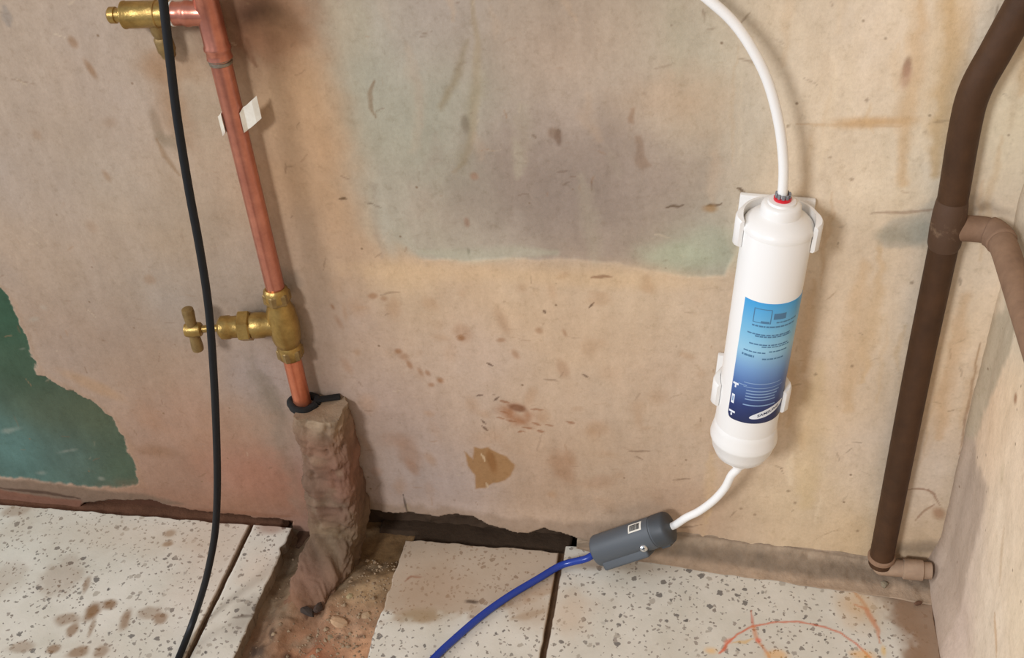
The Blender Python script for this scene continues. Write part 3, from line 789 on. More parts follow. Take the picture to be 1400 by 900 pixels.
class Stain(Paint):
    def __init__(s, x, y, seed=0):
        super().__init__(x, y, np.tile(np.array(lin((150, 120, 90))), (x.size, 1)), seed)
        s.a = np.zeros(x.size)
    def mix(s, m, colour, idx=None):
        c = np.array(lin(colour)); i = slice(None) if idx is None else idx
        na = s.a[i] + m * (1 - s.a[i])
        w = np.where(na > 1e-5, m / np.maximum(na, 1e-5), 0)
        s.col[i] += (c - s.col[i]) * w[:, None]
        s.a[i] = na

def tile(xl, xr, yb, yf, step, paint=None, seed=0):
    """one terrazzo tile; xl, xr are functions of y, yb the back edge as a function of x"""
    nu = max(3, int(abs(xr(yf) - xl(yf)) / step)); nv = max(3, int(abs(yb(0) - yf) / step))
    u = np.linspace(0, 1, nu); v = np.linspace(0, 1, nv)
    u = np.sort(np.concatenate([u, [0.004, 0.996]])); v = np.sort(np.concatenate([v, [0.004, 0.996]]))
    nu, nv = len(u), len(v)
    U, Vv = np.meshgrid(u, v); U = U.ravel(); Vv = Vv.ravel()
    y = yb(0) + (yf - yb(0)) * Vv
    x = xl(y) + (xr(y) - xl(y)) * U
    y = y + (yb(x) - yb(0)) * (1 - Vv)
    z = 0.0003 * fbm(x, y, 40, 3, seed)
    edge = np.minimum(np.minimum(U, 1 - U), np.minimum(Vv, 1 - Vv)) < 1e-6
    z = np.where(edge, z - 0.0012, z)
    S = Stain(x, y, seed)
    dirt = sstep(0.05, 0.75, fbm(x, y, 18, 5, seed + 3))
    S.mix(dirt * 0.20, (170, 142, 112))
    S.mix(np.where(edge, 0.8, 0.0), (112, 88, 64))
    if paint: paint(S)
    me = slab('tile', np.stack([x, y, z], 1), nu, nv, (0, 0, -0.014), np.hstack([S.col, S.a[:, None]]), flip=True, attr='stain')
    return new_obj('tile', me, M['terrazzo'], floor)

def stains_left(S):
    for q in (((-0.531, -0.1232), 0.007, 0.01, 0.75),
              ((-0.5185, -0.1169), 0.008, 0.006, 0.7),
              ((-0.4962, -0.1306), 0.005, 0.012, 0.6),
              ((-0.5508, -0.0987), 0.003, 0.01, 0.5),
              ((-0.5495, -0.1367), 0.01, 0.006, 0.5),
              ((-0.5392, -0.1483), 0.004, 0.006, 0.6),
              ((-0.5222, -0.1431), 0.002, 0.008, 0.5),
              ((-0.4805, -0.1223), 0.01, 0.006, 0.4),
              ((-0.4645, -0.1269), 0.005, 0.005, 0.6),
              ((-0.546, -0.1692), 0.005, 0.004, 0.6),
              ((-0.5211, -0.1693), 0.008, 0.005, 0.6),
              ((-0.5024, -0.1656), 0.006, 0.006, 0.5),
              ((-0.4993, -0.0303), 0.005, 0.004, 0.6),
              ((-0.4951, -0.0429), 0.004, 0.003, 0.7),
              ((-0.5815, -0.0935), 0.02, 0.02, 0.3),
              ((-0.6694, -0.0193), 0.012, 0.008, 0.4),
              ((-0.6307, -0.099), 0.02, 0.02, 0.2),
              ((-0.5747, -0.1704), 0.01, 0.006, 0.4)):
        S.blob(q[0], q[1], q[2], (132, 98, 64), min(1, q[3] * 1.25), 0.2, 0.45, 0.8)
    S.blob((-0.5439, -0.0351), 0.10, 0.02, (190, 168, 142), 0.4, 0, 0.9, 0.4)
    S.blob((-0.4401, -0.0514), 0.03, 0.06, (196, 172, 150), 0.4, 0, 0.9, 0.4)
def stains_strip(S):
    S.blob((-0.3884, -0.1149), 0.012, 0.022, (120, 106, 92), 0.55, 0, 0.8, 0.6, 0.4)
    S.stroke([(-0.4005, -0.1187),(-0.3900, -0.1159),(-0.3793, -0.1138)], 0.0018, (84, 66, 52), 0.6)
    S.blob((-0.4037, -0.0127), 0.014, 0.006, (140, 92, 66), 0.6, 0, 0.8, 0.5)
    S.blob((-0.3991, -0.0645), 0.015, 0.02, (200, 176, 152), 0.4, 0, 0.8, 0.5)
def stains_mid(S):
    S.poly([(-0.2850, 0.0018),(-0.1118, 0.0020),(-0.1151, -0.0497),(-0.1589, -0.0789),(-0.1950, -0.0925),(-0.2314, -0.1030),(-0.2710, -0.1013),(-0.2853, -0.0974)], (162, 132, 102), 0.62, 0.004, 0.012)
    S.blob((-0.2343, -0.0631), 0.03, 0.03, (158, 124, 92), 0.35, 0, 0.8, 0.5)
    S.blob((-0.1401, -0.0767), 0.02, 0.02, (176, 146, 116), 0.5, 0, 0.8, 0.5)
    S.blob((-0.2360, -0.0973), 0.02, 0.006, (150, 126, 90), 0.6, 0.2, 0.7, 0.5)
    S.stroke([(-0.2599, -0.0626),(-0.2550, -0.0553),(-0.2427, -0.0557)], 0.0012, (142, 92, 66), 0.7)
    S.blob((-0.1942, -0.0773), 0.006, 0.002, (70, 52, 40), 0.8, 0, 0.4, 0.3)
    S.stroke([(-0.1569, -0.0905),(-0.1449, -0.0867),(-0.1320, -0.0798)], 0.004, (160, 132, 102), 0.5)
def stains_right(S):
    S.poly([(-0.1113, -0.0023),(-0.0647, -0.0035),(-0.0190, -0.0037),(0.0261, -0.0124),(0.0883, -0.0203),(0.1454, -0.0268),(0.1559, -0.0428),(0.1864, -0.0158),(0.2148, 0.0286),(0.0254, 0.0347),(-0.1141, 0.0199)], (150, 124, 98), 0.8, 0.006, 0.006)
    S.poly([(0.1466, -0.0203),(0.1569, -0.0503),(0.1667, -0.0788),(0.1641, -0.1340),(0.2098, -0.1284),(0.2114, 0.0032),(0.1688, -0.0016)], (146, 116, 90), 0.9, 0.008, 0.014)
    S.blob((0.1724, -0.0781), 0.010, 0.05, (140, 108, 80), 0.5, 0.1, 0.8, 0.6, 0.4)
    S.blob((0.1576, -0.0238), 0.014, 0.010, (118, 100, 82), 0.6, 0, 0.7, 0.5)
    S.blob((0.1304, -0.0442), 0.016, 0.020, (206, 166, 116), 0.6, 0.3, 0.8, 0.5)
    S.blob((-0.0892, -0.0217), 0.03, 0.008, (160, 134, 108), 0.6, 0, 0.7, 0.5)
    S.blob((-0.1078, -0.0809), 0.014, 0.02, (196, 168, 138), 0.5, 0, 0.9, 0.5)
    # orange chalky scribbles
    o1, o2 = (204, 96, 56), (226, 160, 52)
    S.stroke([(0.0181, -0.1065),(0.0243, -0.0956),(0.0319, -0.0859),(0.0437, -0.0763),(0.0598, -0.0699),(0.0807, -0.0667),(0.1012, -0.0696),(0.1155, -0.0746),(0.1275, -0.0849),(0.1368, -0.0966)], 0.0009, o1, 0.8, 0.6, 0.001, False)
    S.stroke([(0.0203, -0.1034),(0.0249, -0.0956),(0.0295, -0.0891)], 0.0020, (216, 112, 78), 0.6, 0.7, 0.004)
    S.stroke([(0.0431, -0.0604),(0.0437, -0.0710),(0.0449, -0.0769)], 0.0011, (200, 100, 72), 0.65, 0.6, 0.001)
    S.stroke([(0.0449, -0.0769),(0.0484, -0.0899),(0.0542, -0.0994),(0.0598, -0.1129)], 0.0014, (204, 124, 66), 0.6, 0.6, 0.002, False)
    S.blob((0.0490, -0.0898), 0.0025, 0.0025, (220, 102, 78), 0.7, 0, 0.5, 0.5)
    S.blob((0.0640, -0.1025), 0.008, 0.005, o2, 0.5, 0, 0.6, 0.7)
    S.blob((0.1313, -0.0945), 0.009, 0.005, o2, 0.5, 0, 0.6, 0.7)
    S.blob((0.0110, -0.1045), 0.005, 0.004, (230, 176, 92), 0.6, 0, 0.6, 0.7)
    S.stroke([(0.0284, -0.0952),(0.0390, -0.0924),(0.0449, -0.0873)], 0.0016, (214, 168, 90), 0.6, 0.6, 0.002)
    S.stroke([(0.1247, -0.0227),(0.1355, -0.0389),(0.1406, -0.0492)], 0.0018, (196, 140, 92), 0.6, 0.6, 0.002)
    S.stroke([(0.1281, -0.0429),(0.1373, -0.0465),(0.1412, -0.0567),(0.1449, -0.0682),(0.1460, -0.0812)], 0.0021, (198, 122, 76), 0.65, 0.6, 0.002)
    S.blob((0.1477, -0.0882), 0.002, 0.005, (224, 178, 80), 0.6, 0, 0.6, 0.6)

k = lambda c: (lambda t: c + 0 * t)
jag = lambda c, s, a=0.0012: (lambda y: c + a * fbm(np.asarray(y) * 1.0 + 0 * y, 0 * np.asarray(y), 90, 4, s))
def strip_right(y):
    y = np.asarray(y, float)
    chip = -0.0075 * np.clip(1 - np.abs(y + 0.036) / 0.006, 0, 1)
    lead = 0.004 * np.clip((y + 0.030) / 0.018, 0, 1)
    return -0.3835 + 0.0016 * fbm(y, 0 * y, 90, 4, 12) + 0.4 * chip
FR = -0.309
tile(jag(-0.7245, 1), jag(-0.4262, 2, 0.0006), jag(-0.0105, 3, 0.0015), FR, 0.0018, stains_left, 900)
tile(jag(-0.4212, 4, 0.0006), strip_right, jag(-0.0095, 6, 0.0015), FR, 0.0018, stains_strip, 910)
tile(jag(-0.2712, 7, 0.0016), jag(-0.1272, 8, 0.0006), jag(-0.0125, 9, 0.0016), FR, 0.0018, stains_mid, 920)
tile(jag(-0.1222, 10, 0.0006), jag(0.192, 11, 0.001), jag(-0.004, 12, 0.001), FR, 0.0013, stains_right, 930)
for i, (a, b) in enumerate(((-0.7245, -0.4262), (-0.4212, -0.3835), (-0.2712, -0.1272), (-0.1222, 0.192))):
    tile(k(a), k(b), k(-0.314), -0.612, 0.02, None, 940 + i)
    tile(k(a), k(b), k(-0.617), -0.915, 0.02, None, 950 + i)
for i, c in enumerate((-0.012, -0.314, -0.617)):
    tile(k(-1.028), k(-0.7295), k(c), c - 0.298, 0.02, None, 960 + i)
    tile(k(-1.331), k(-1.033), k(c), c - 0.298, 0.02, None, 970 + i)
M['grout'] = plain('dirty_grout', (104, 78, 52), 0.95, 0, 1, 90, (74, 54, 38), 0.4, 300)
for xj, yw in ((-0.4237, 0.0), (-0.1247, 0.0), (-0.727, 0.0)):
    bm = bmesh.new(); add_box(bm, Matrix.Translation((xj, -0.47, -0.009)), (0.0056, 0.92, 0.008))
    part('grout_line', bm, M['grout'], floor, smooth=False)
for yj in (-0.3115, -0.6145):
    for a, b in ((-1.331, -0.3835), (-0.2712, 0.192)):
        bm = bmesh.new(); add_box(bm, Matrix.Translation(((a + b) / 2, yj, -0.009)), (b - a, 0.0056, 0.0078))
        part('grout_line', bm, M['grout'], floor, smooth=False)

def bedz(x, y):
    z = -0.0115 + 0.0036 * fbm(x, y, 40, 5, 13) + 0.0016 * fbm(x, y, 160, 3, 14)
    z += 0.0075 * sstep(-0.330, -0.318, x + 0.01 * fbm(x, y, 25, 3, 15)) * sstep(-0.030, -0.055, y)
    z += 0.007 * np.exp(-((x + 0.352 - 0.10 * (y + 0.10)) / 0.016) ** 2) * (1 + 0.6 * fbm(x, y, 50, 4, 18))
    z -= 0.004 * np.exp(-((x + 0.376) / 0.008) ** 2)
    return np.minimum(z, -0.0022)

def build_channel():
    xs = np.arange(-0.392, -0.258, 0.0016); ys = np.arange(-0.915, 0.024, 0.0024)
    Xg, Yg = np.meshgrid(xs, ys); x = Xg.ravel(); y = Yg.ravel()
    ctrl = [((-0.3663, -0.1342),(134,106,82)),((-0.3728, -0.0787),(112,92,70)),((-0.3371, -0.1422),(152,112,84)),((-0.3179, -0.1208),(134,100,76)),((-0.3667, -0.1509),(120,100,82)),((-0.2989, -0.1186),(172,138,110)),((-0.2932, -0.0697),(160,134,102)),
            ((-0.2880, -0.0392),(112,86,54)),((-0.2736, -0.1384),(176,134,102)),((-0.3685, -0.0301),(92,76,58)),((-0.3180, -0.0555),(104,80,54)),((-0.3166, -0.1450),(146,90,62)),((-0.2791, -0.0205),(112,86,56)),((-0.3715, -0.0527),(104,86,64)),((-0.33,-0.4),(150,110,82)),((-0.33,-0.8),(150,110,82))]
    col = shepard(x + 0.008 * fbm(x, y, 30, 3, 3), y + 0.008 * fbm(x, y, 30, 3, 4), ctrl, 3.0, 0.012)
    col *= (1.08 + 0.46 * fbm(x, y, 75, 6, 9, 0.65))[:, None]
    gz = sstep(0.1, 0.6, fbm(x, y, 45, 5, 97))[:, None] * 0.55
    col = col * (1 - gz) + gz * np.array(lin((142, 126, 104)))
    P = Paint(x, y, col, 800)
    for q in (((-0.3654, -0.1455), 0.004, 0.008),
              ((-0.3738, -0.1427), 0.003, 0.006),
              ((-0.3414, -0.1487), 0.004, 0.008),
              ((-0.3621, -0.1275), 0.003, 0.008),
              ((-0.2832, -0.1229), 0.004, 0.002),
              ((-0.3021, -0.1251), 0.003, 0.003)):
        P.blob(q[0], q[1], q[2], (62, 48, 40), 0.75, 0.4, 0.5, 0.6)
    z = bedz(x, y)
    me = slab('channel_bed', np.stack([x, y, z], 1), len(xs), len(ys), (0, 0, -0.012), np.clip(P.col, 0, 0.95))
    o = new_obj('channel_bed', me, M['earth'], floor); o['label'] = 'broken earth and mortar bed of the channel cut through the tiles'
    # mortar bed showing between the tiles and the wall
    xs = np.arange(-1.30, -0.115, 0.003); ys = np.arange(-0.030, 0.026, 0.002)
    Xg, Yg = np.meshgrid(xs, ys); x = Xg.ravel(); y = Yg.ravel()
    col = np.tile(np.array(lin((98, 66, 48))), (x.size, 1)) * (1 + 0.2 * fbm(x, y, 60, 4, 19))[:, None]
    w = sstep(-0.32, -0.295, x)[:, None]
    col = col * (1 - w) + w * np.array(lin((66, 51, 38)))
    z = -0.006 + 0.0014 * fbm(x, y, 60, 4, 23)
    z = np.where((x > -0.395) & ((x < -0.302) | ((x < -0.266) & (y < 0.001))), -0.022, z)
    me = slab('bed_edge', np.stack([x, y, z], 1), len(xs), len(ys), (0, 0, -0.008), np.clip(col, 0, 0.9))
    new_obj('bed_edge', me, M['earth'], floor)
build_channel()

def build_fillet():
    xs = np.arange(-0.112, 0.203, 0.0016); v = np.linspace(0, 1, 26)
    Xg, Vg = np.meshgrid(xs, v); x = Xg.ravel(); t = Vg.ravel()
    h = np.interp(x, [-0.112, -0.09, -0.05, -0.02, 0.05, 0.12, 0.16, 0.203], [0.004, 0.012, 0.022, 0.028, 0.025, 0.018, 0.014, 0.014]) + 0.0016 * fbm(x, 0 * x, 60, 4, 3)
    w = np.interp(x, [-0.112, -0.09, -0.05, 0.03, 0.14, 0.203], [0.004, 0.009, 0.013, 0.020, 0.029, 0.034]) + 0.0020 * fbm(x, 0 * x, 50, 4, 5)
    y = -0.0035 - w * t ** 1.3 + 0.0015 * (1 - t); z = h * (1 - t) ** 1.5 + 0.0004
    n = 0.0034 * fbm(x, t * 0.03, 70, 5, 9, 0.6) * np.sin(np.pi * np.clip(t, 0, 1))
    y -= n * 0.6; z += n * 0.8
    y = np.where(t < 0.01, 0.006, y)
    a = np.array(lin((160, 141, 120))); b = np.array(lin((130, 113, 95))); c = np.array(lin((164, 141, 118)))
    f1 = sstep(0.15, 0.42, t + 0.10 * fbm(x, t * 0.1, 40, 3, 33))[:, None]; f2 = sstep(0.55, 0.78, t + 0.15 * fbm(x, t * 0.1, 30, 3, 37))[:, None]
    col = a * (1 - f1) + b * f1; col = col * (1 - f2) + c * f2
    conn_shade = sstep(-0.01, -0.05, x)[:, None] * 0.35  # shadow under the grey connector, painted into the fillet colour
    col = col * (1 - conn_shade) + conn_shade * np.array(lin((110, 92, 72)))
    col *= (1 + 0.28 * fbm(x, t * 0.03, 80, 5, 41, 0.6))[:, None]
    crack = np.exp(-((t - 0.10 - 0.05 * fbm(x, 0 * x, 40, 3, 43)) / 0.025) ** 2)[:, None] * 0.5
    col = col * (1 - crack) + crack * np.array(lin((92, 72, 56)))
    P = Paint(x, z, col, 850)
    me = slab('trim_1', np.stack([x, y, z], 1), len(xs), len(v), (0, 0.004, -0.003), np.clip(P.col, 0, 0.9), flip=True)
    tag(new_obj('trim_1', me, M['earth']), 'rough brown cement fillet along the foot of the wall', 'trim', kind='structure')
build_fillet()

# ================================================================== THINGS
# ---------------- mortar casing round the foot of the copper pipe
def build_casing():
    path = catmull([(-0.3240, -0.017, 0.161), (-0.3245, -0.018, 0.11), (-0.3260, -0.020, 0.06), (-0.3275, -0.026, 0.028), (-0.332, -0.042, 0.006), (-0.339, -0.066, -0.008), (-0.346, -0.095, -0.020), (-0.352, -0.125, -0.034)], 22)
    n = len(path); seg = 128
    V = []; C = []
    up = Vector((0, -1, 0))
    for i, p in enumerate(path):
        t = (path[min(i + 1, n - 1)] - path[max(i - 1, 0)]).normalized()
        side = Vector((1, 0, 0)); side = (side - t * side.dot(t)).normalized()
        front = side.cross(t); front = front if front.dot(Vector((0, -1, 0.6))) > 0 else -front
        s = i / (n - 1)
        hw = np.interp(s, [0, 0.1, 0.45, 0.7, 1], [0.0200, 0.0222, 0.0238, 0.021, 0.015]); ht = np.interp(s, [0, 0.45, 0.7, 1], [0.0195, 0.0205, 0.017, 0.010])
        for k in range(seg):
            a = 2 * math.pi * k / seg
            ca, sa = math.cos(a), math.sin(a)
            e = 0.48
            V.append(p + side * (hw * math.copysign(abs(ca) ** e, ca)) + front * (ht * math.copysign(abs(sa) ** e, sa)))
    V = np.array([tuple(v) for v in V])
    ang = np.tile(np.arange(seg) / seg * 2 * math.pi, n); run = np.repeat(np.arange(n) / (n - 1), seg)
    ctr = np.repeat(np.array([tuple(p) for p in path]), seg, 0)
    out = V - ctr; out /= np.linalg.norm(out, axis=1)[:, None]
    q = ang / 6.283 * 0.14; r = run * 0.36
    cx, cz = V[:, 0] + V[:, 1] * 0.7, V[:, 2] - V[:, 1] * 0.8
    d = 0.0062 * fbm(cx, cz, 48, 5, 71, 0.6) + 0.0030 * fbm(cx, cz, 190, 3, 75) - 0.0016 * np.clip(1 - np.abs((cz * 28 + 0.4 * fbm(cx, cz, 30, 2, 79)) % 1 - 0.5) / 0.08, 0, 1)
    V = V + out * d[:, None]
    ctrl = [((-0.32, 0.165), (164, 142, 116)), ((-0.325, 0.13), (140, 106, 86)), ((-0.31, 0.10), (136, 98, 80)), ((-0.34, 0.10), (128, 102, 84)), ((-0.325, 0.06), (116, 88, 72)), ((-0.325, 0.03), (122, 102, 78)), ((-0.335, 0.0), (100, 82, 64)), ((-0.345, -0.02), (134, 102, 84)), ((-0.355, -0.05), (134, 98, 74))]
    zz = np.where(V[:, 1] < -0.045, V[:, 1] + 0.05, V[:, 2])
    col = shepard(V[:, 0], zz, ctrl, 3.0, 0.012)
    col *= (1.0 + 0.42 * fbm(cx, cz, 70, 5, 83, 0.65))[:, None]
    pale = sstep(0.3, 0.7, fbm(cx, cz, 60, 4, 91))[:, None] * 0.35
    col = 0.82 * (col * (1 - pale) + pale * np.array(lin((150, 132, 108))))
    F_ = []
    for i in range(n - 1):
        for k2 in range(seg):
            k3 = (k2 + 1) % seg
            F_.append((i * seg + k2, i * seg + k3, (i + 1) * seg + k3, (i + 1) * seg + k2))
    V = np.vstack([V, ctr[:1] + np.array([[0, 0, -0.002]]), ctr[-1:]]); col = np.vstack([col, np.array([lin((150, 124, 98))]), col[-1:]])
    a, b = len(V) - 2, len(V) - 1
    me = bpy.data.meshes.new('mortar_casing')
    faces = F_ + [(k2, (k2 + 1) % seg, a) for k2 in range(seg)] + [((n - 1) * seg + k2, (n - 1) * seg + (k2 + 1) % seg, b) for k2 in range(seg)]
    me.from_pydata([tuple(v) for v in V], [], faces)
    bm = bmesh.new(); bm.from_mesh(me); bmesh.ops.recalc_face_normals(bm, faces=bm.faces); bm.to_mesh(me); bm.free()
    for p in me.polygons: p.use_smooth = len(p.vertices) == 4
    at = me.attributes.new('tone', 'FLOAT_COLOR', 'POINT')
    c = np.ones((len(V), 4), np.float32); c[:, :3] = np.clip(col, 0, 0.9); at.data.foreach_set('color', c.ravel())
    tag(new_obj('mortar_casing', me, M['earth']), 'rough brown mortar casing round the foot of the copper pipe', 'mortar')
build_casing()

# ---------------- copper riser
CX, CY = -0.3400, -0.0125
base = Vector((CX, CY, 0.1565))
riser = empty('copper_pipe', base, 'pinkish copper riser pipe running down the wall into the mortar casing', 'pipe')
bm = bmesh.new(); add_tube(bm, [(CX, CY, 0.256), (CX, CY, 0.40), (CX, CY, 0.487)], 0.0075, 28)
part('upper_pipe', bm, M['copper'], riser, base)
bm = bmesh.new(); add_tube(bm, [(CX - 0.0005, CY, 0.1565), (CX - 0.0005, CY, 0.234)], 0.0075, 28)
part('lower_pipe', bm, M['copper_low'], riser, base, 'brighter orange copper pipe below the tap')
bm = bmesh.new(); add_tube(bm, [(CX, CY, 0.53), (CX, CY, 0.62), (CX, CY, 0.9)], 0.0075, 28)
part('top_pipe', bm, M['copper'], riser, base)
bm = bmesh.new()
add_lathe(bm, (CX, CY, 0.4708), (0, 0, 1), [(0, 0.0080), (0.001, 0.0090), (0.003, 0.0086), (0.006, 0.0084), (0.0075, 0.0094), (0.0095, 0.0094), (0.011, 0.0086), (0.048, 0.0086), (0.050, 0.0094), (0.052, 0.0094), (0.054, 0.0086), (0.060, 0.0088), (0.061, 0.008)], 32)
tee = part('tee_fitting', bm, M['copper'], riser, base)
bm = bmesh.new(); add_lathe(bm, (CX, CY, 0.5031), (-1, -0.05, 0.02), [(0, 0.0082), (0.012, 0.0082), (0.014, 0.0088), (0.0165, 0.0088), (0.018, 0.0080), (0.024, 0.0078), (0.026, 0.0084), (0.027, 0.0078)], 28)
part('tee_arm', bm, M['copper'], tee)
tee.children[0].location = -base
for zz, rr in ((0.4705, 0.0088), (0.4672, 0.0082)):
    bm = bmesh.new(); add_lathe(bm, (CX, CY, zz), (0, 0, 1), [(0, 0.0074), (0.0006, rr), (0.0022, rr), (0.003, 0.0074)], 28)
    s = part('solder_ring', bm, M['solder'], tee, base)
bm = bmesh.new(); add_lathe(bm, (CX, CY, 0.5304), (0, 0, 1), [(0, 0.0074), (0.0006, 0.0092), (0.0022, 0.0092), (0.003, 0.0074)], 28)
part('solder_ring', bm, M['solder'], tee, base)
bm = bmesh.new()  # ragged black ring and short strip round the pipe foot
add_tube(bm, catmull([(CX + 0.0115 * math.cos(a) * (1 + 0.2 * math.sin(3 * a)), CY + 0.0098 * math.sin(a), 0.1605 + 0.001 * math.sin(2 * a)) for a in [2 * math.pi * i / 10 for i in range(11)]], 4), 0.0035, 10)
add_box(bm, Matrix.Translation((CX + 0.020, CY + 0.006, 0.1625)) @ Matrix.Rotation(0.3, 4, 'Z'), (0.022, 0.006, 0.003), 0.001)
part('black_collar', bm, M['foot_black'], riser, base, 'black collar at the pipe foot')

# ---------------- stop tap
T0 = Vector((CX, CY - 0.001, 0.2460)); tb = T0 - Vector((0, 0, 0.037))
tap = empty('stop_tap', tb, 'brass stop tap with a T-bar handle halfway down the copper pipe', 'tap')
bm = bmesh.new()
add_lathe(bm, tb + Vector((0, 0, 0.002)), (0, 0, 1), [(0, 0.0082), (0.002, 0.0100), (0.012, 0.0100), (0.014, 0.0092), (0.017, 0.0105), (0.022, 0.0118), (0.034, 0.0126), (0.048, 0.0116), (0.053, 0.0098), (0.057, 0.0092), (0.060, 0.0100), (0.068, 0.0098), (0.070, 0.0080)], 36)
body = part('body', bm, M['brass'], tap, tb)
ax = Vector((-1, -0.17, -0.015)).normalized()
bm = bmesh.new(); add_lathe(bm, T0, ax, [(0.004, 0.0100), (0.014, 0.0098), (0.016, 0.0106), (0.024, 0.0108), (0.027, 0.0100)], 32)
part('side_port', bm, M['brass'], tap, tb)
for zz in (0.003, 0.0585):
    bm = bmesh.new(); add_lathe(bm, tb + Vector((0, 0, zz)), (0, 0, 1), [(0, 0.0102), (0.001, 0.0112), (0.009, 0.0112), (0.010, 0.0102)], flats=6)
    part('compression_nut', bm, M['brass_dull'], tap, tb, smooth=False)
bm = bmesh.new(); add_lathe(bm, T0 + ax * 0.026, ax, [(0, 0.0118), (0.001, 0.0132), (0.009, 0.0132), (0.010, 0.0120)], flats=6, twist=0.2)
part('bonnet_nut', bm, M['brass'], tap, tb, smooth=False)
bm = bmesh.new(); add_lathe(bm, T0 + ax * 0.035, ax, [(0, 0.0092), (0.008, 0.0090), (0.009, 0.0098), (0.0155, 0.0098), (0.017, 0.0084), (0.018, 0.0070)], 28)
part('gland_nut', bm, M['brass'], tap, tb)
bm = bmesh.new(); add_lathe(bm, T0 + ax * 0.050, ax, [(0, 0.0036), (0.004, 0.0036), (0.0042, 0.0030), (0.024, 0.0030)], 20)
part('spindle', bm, M['brass'], tap, tb)
hc = T0 + ax * 0.0745
bm = bmesh.new(); add_lathe(bm, hc - ax * 0.0075, ax, [(0, 0.0046), (0.001, 0.0058), (0.004, 0.0062), (0.011, 0.0062), (0.0135, 0.0054), (0.0145, 0.0030)], 24)
hub = part('handle', bm, M['brass'], tap, tb)
hd = Vector((0.04, -0.02, 1)).normalized()
bm = bmesh.new(); add_lathe(bm, hc - hd * 0.0215, hd, [(0, 0.0030), (0.0008, 0.0046), (0.004, 0.0050), (0.016, 0.0042), (0.0215, 0.0040), (0.027, 0.0042), (0.039, 0.0050), (0.0422, 0.0046), (0.043, 0.0030)], 22)
part('handle_bar', bm, M['brass_dull'], hub, tb)

# ---------------- small brass valve on the tee
V0 = Vector((CX - 0.0265, CY - 0.0013, 0.5036)); vb = V0 + Vector((-0.012, 0, -0.035))
vax = Vector((-1, -0.05, 0.0)).normalized()
valve = empty('drain_valve', vb, 'small brass drain valve on the side arm of the copper tee', 'valve')
bm = bmesh.new(); add_lathe(bm, V0, vax, [(-0.001, 0.0078), (0.001, 0.0088), (0.009, 0.0088), (0.0095, 0.0094), (0.0105, 0.0094), (0.011, 0.0090), (0.032, 0.0090), (0.0325, 0.0094), (0.0335, 0.0094), (0.0345, 0.0080)], 32)
part('body', bm, M['brass'], valve, vb)
bm = bmesh.new(); add_lathe(bm, V0 + vax * 0.034, vax, [(0, 0.0050), (0.005, 0.0048), (0.0055, 0.0056), (0.0095, 0.0056), (0.0105, 0.0046)], 24)
part('nipple', bm, M['brass'], valve, vb)
bm = bmesh.new(); add_lathe(bm, V0 + vax * -0.0022, vax, [(0, 0.0076), (0.0004, 0.0085), (0.0016, 0.0085), (0.002, 0.0076)], 24)
part('sealing_ring', bm, M['tape'], valve, vb, 'white sealing ring')
sp0 = V0 + vax * 0.0125
sd_ = Vector((-0.02, 0.20, -1)).normalized()
bm = bmesh.new(); add_lathe(bm, sp0 + sd_ * 0.006, sd_, [(0, 0.0062), (0.008, 0.0060), (0.011, 0.0050), (0.013, 0.0064), (0.022, 0.0064), (0.024, 0.0054), (0.027, 0.0050)], 22)
part('spout', bm, M['brass_dull'], valve, vb)

# ---------------- paper tag wrapped behind the copper pipe
def paper():
    zc = 0.4250; o = Vector((CX, CY, zc - 0.010))
    bm = bmesh.new()
    prof = []
    for i in range(15):
        a = math.radians(-20 + 220 * i / 14)      # from right side round the back to the left
        prof.append((0.0081 * math.cos(a), 0.0081 * math.sin(a), 0))
    flap = [(0.0200, 0.001, 0.0050), (0.0165, -0.001, 0.0034), (0.012, -0.0015, 0.001), (0.0090, -0.0010, 0)]
    tail = [(-0.0092, 0.0005, -0.002), (-0.0118, -0.0010, -0.003)]
    prof = flap + prof + tail
    n = len(prof); W_ = []
    for i, (x, y, dz) in enumerate(prof):
        h = 0.0085 if i < 4 else 0.0075
        tilt = 0.25 * (x if i < 4 else 0)
        W_.append([bm.verts.new((CX + x, CY + y, zc + dz + t * h + tilt + (0.0016 * math.sin(i * 2.1) if i in (0, n - 1) else 0))) for t in (-1, -0.3, 0.35, 1)])
    for i in range(n - 1):
        for j in range(3):
            bm.faces.new((W_[i][j], W_[i + 1][j], W_[i + 1][j + 1], W_[i][j + 1]))
    bmesh.ops.recalc_face_normals(bm, faces=bm.faces)
    bmesh.ops.solidify(bm, geom=bm.faces[:], thickness=0.0004)
    bmesh.ops.translate(bm, verts=bm.verts, vec=-o)
    me = bpy.data.meshes.new('paper_tag'); bm.to_mesh(me); bm.free()
    ob = new_obj('paper_tag', me, M['paper']); ob.location = o
    tag(ob, 'torn white paper tag wrapped round the upper copper pipe', 'tag')
paper()

def cable(name, pts, r, mat, label, cat, n=14, seg=14):
    bm = bmesh.new(); add_tube(bm, catmull(pts, n), r, seg)
    o = Vector(pts[-1]); bmesh.ops.translate(bm, verts=bm.verts, vec=-o)
    bmesh.ops.recalc_face_normals(bm, faces=bm.faces)
    me = bpy.data.meshes.new(name); bm.to_mesh(me); bm.free()
    for p in me.polygons: p.use_smooth = True
    ob = new_obj(name, me, mat); ob.location = o
    return tag(ob, label, cat)

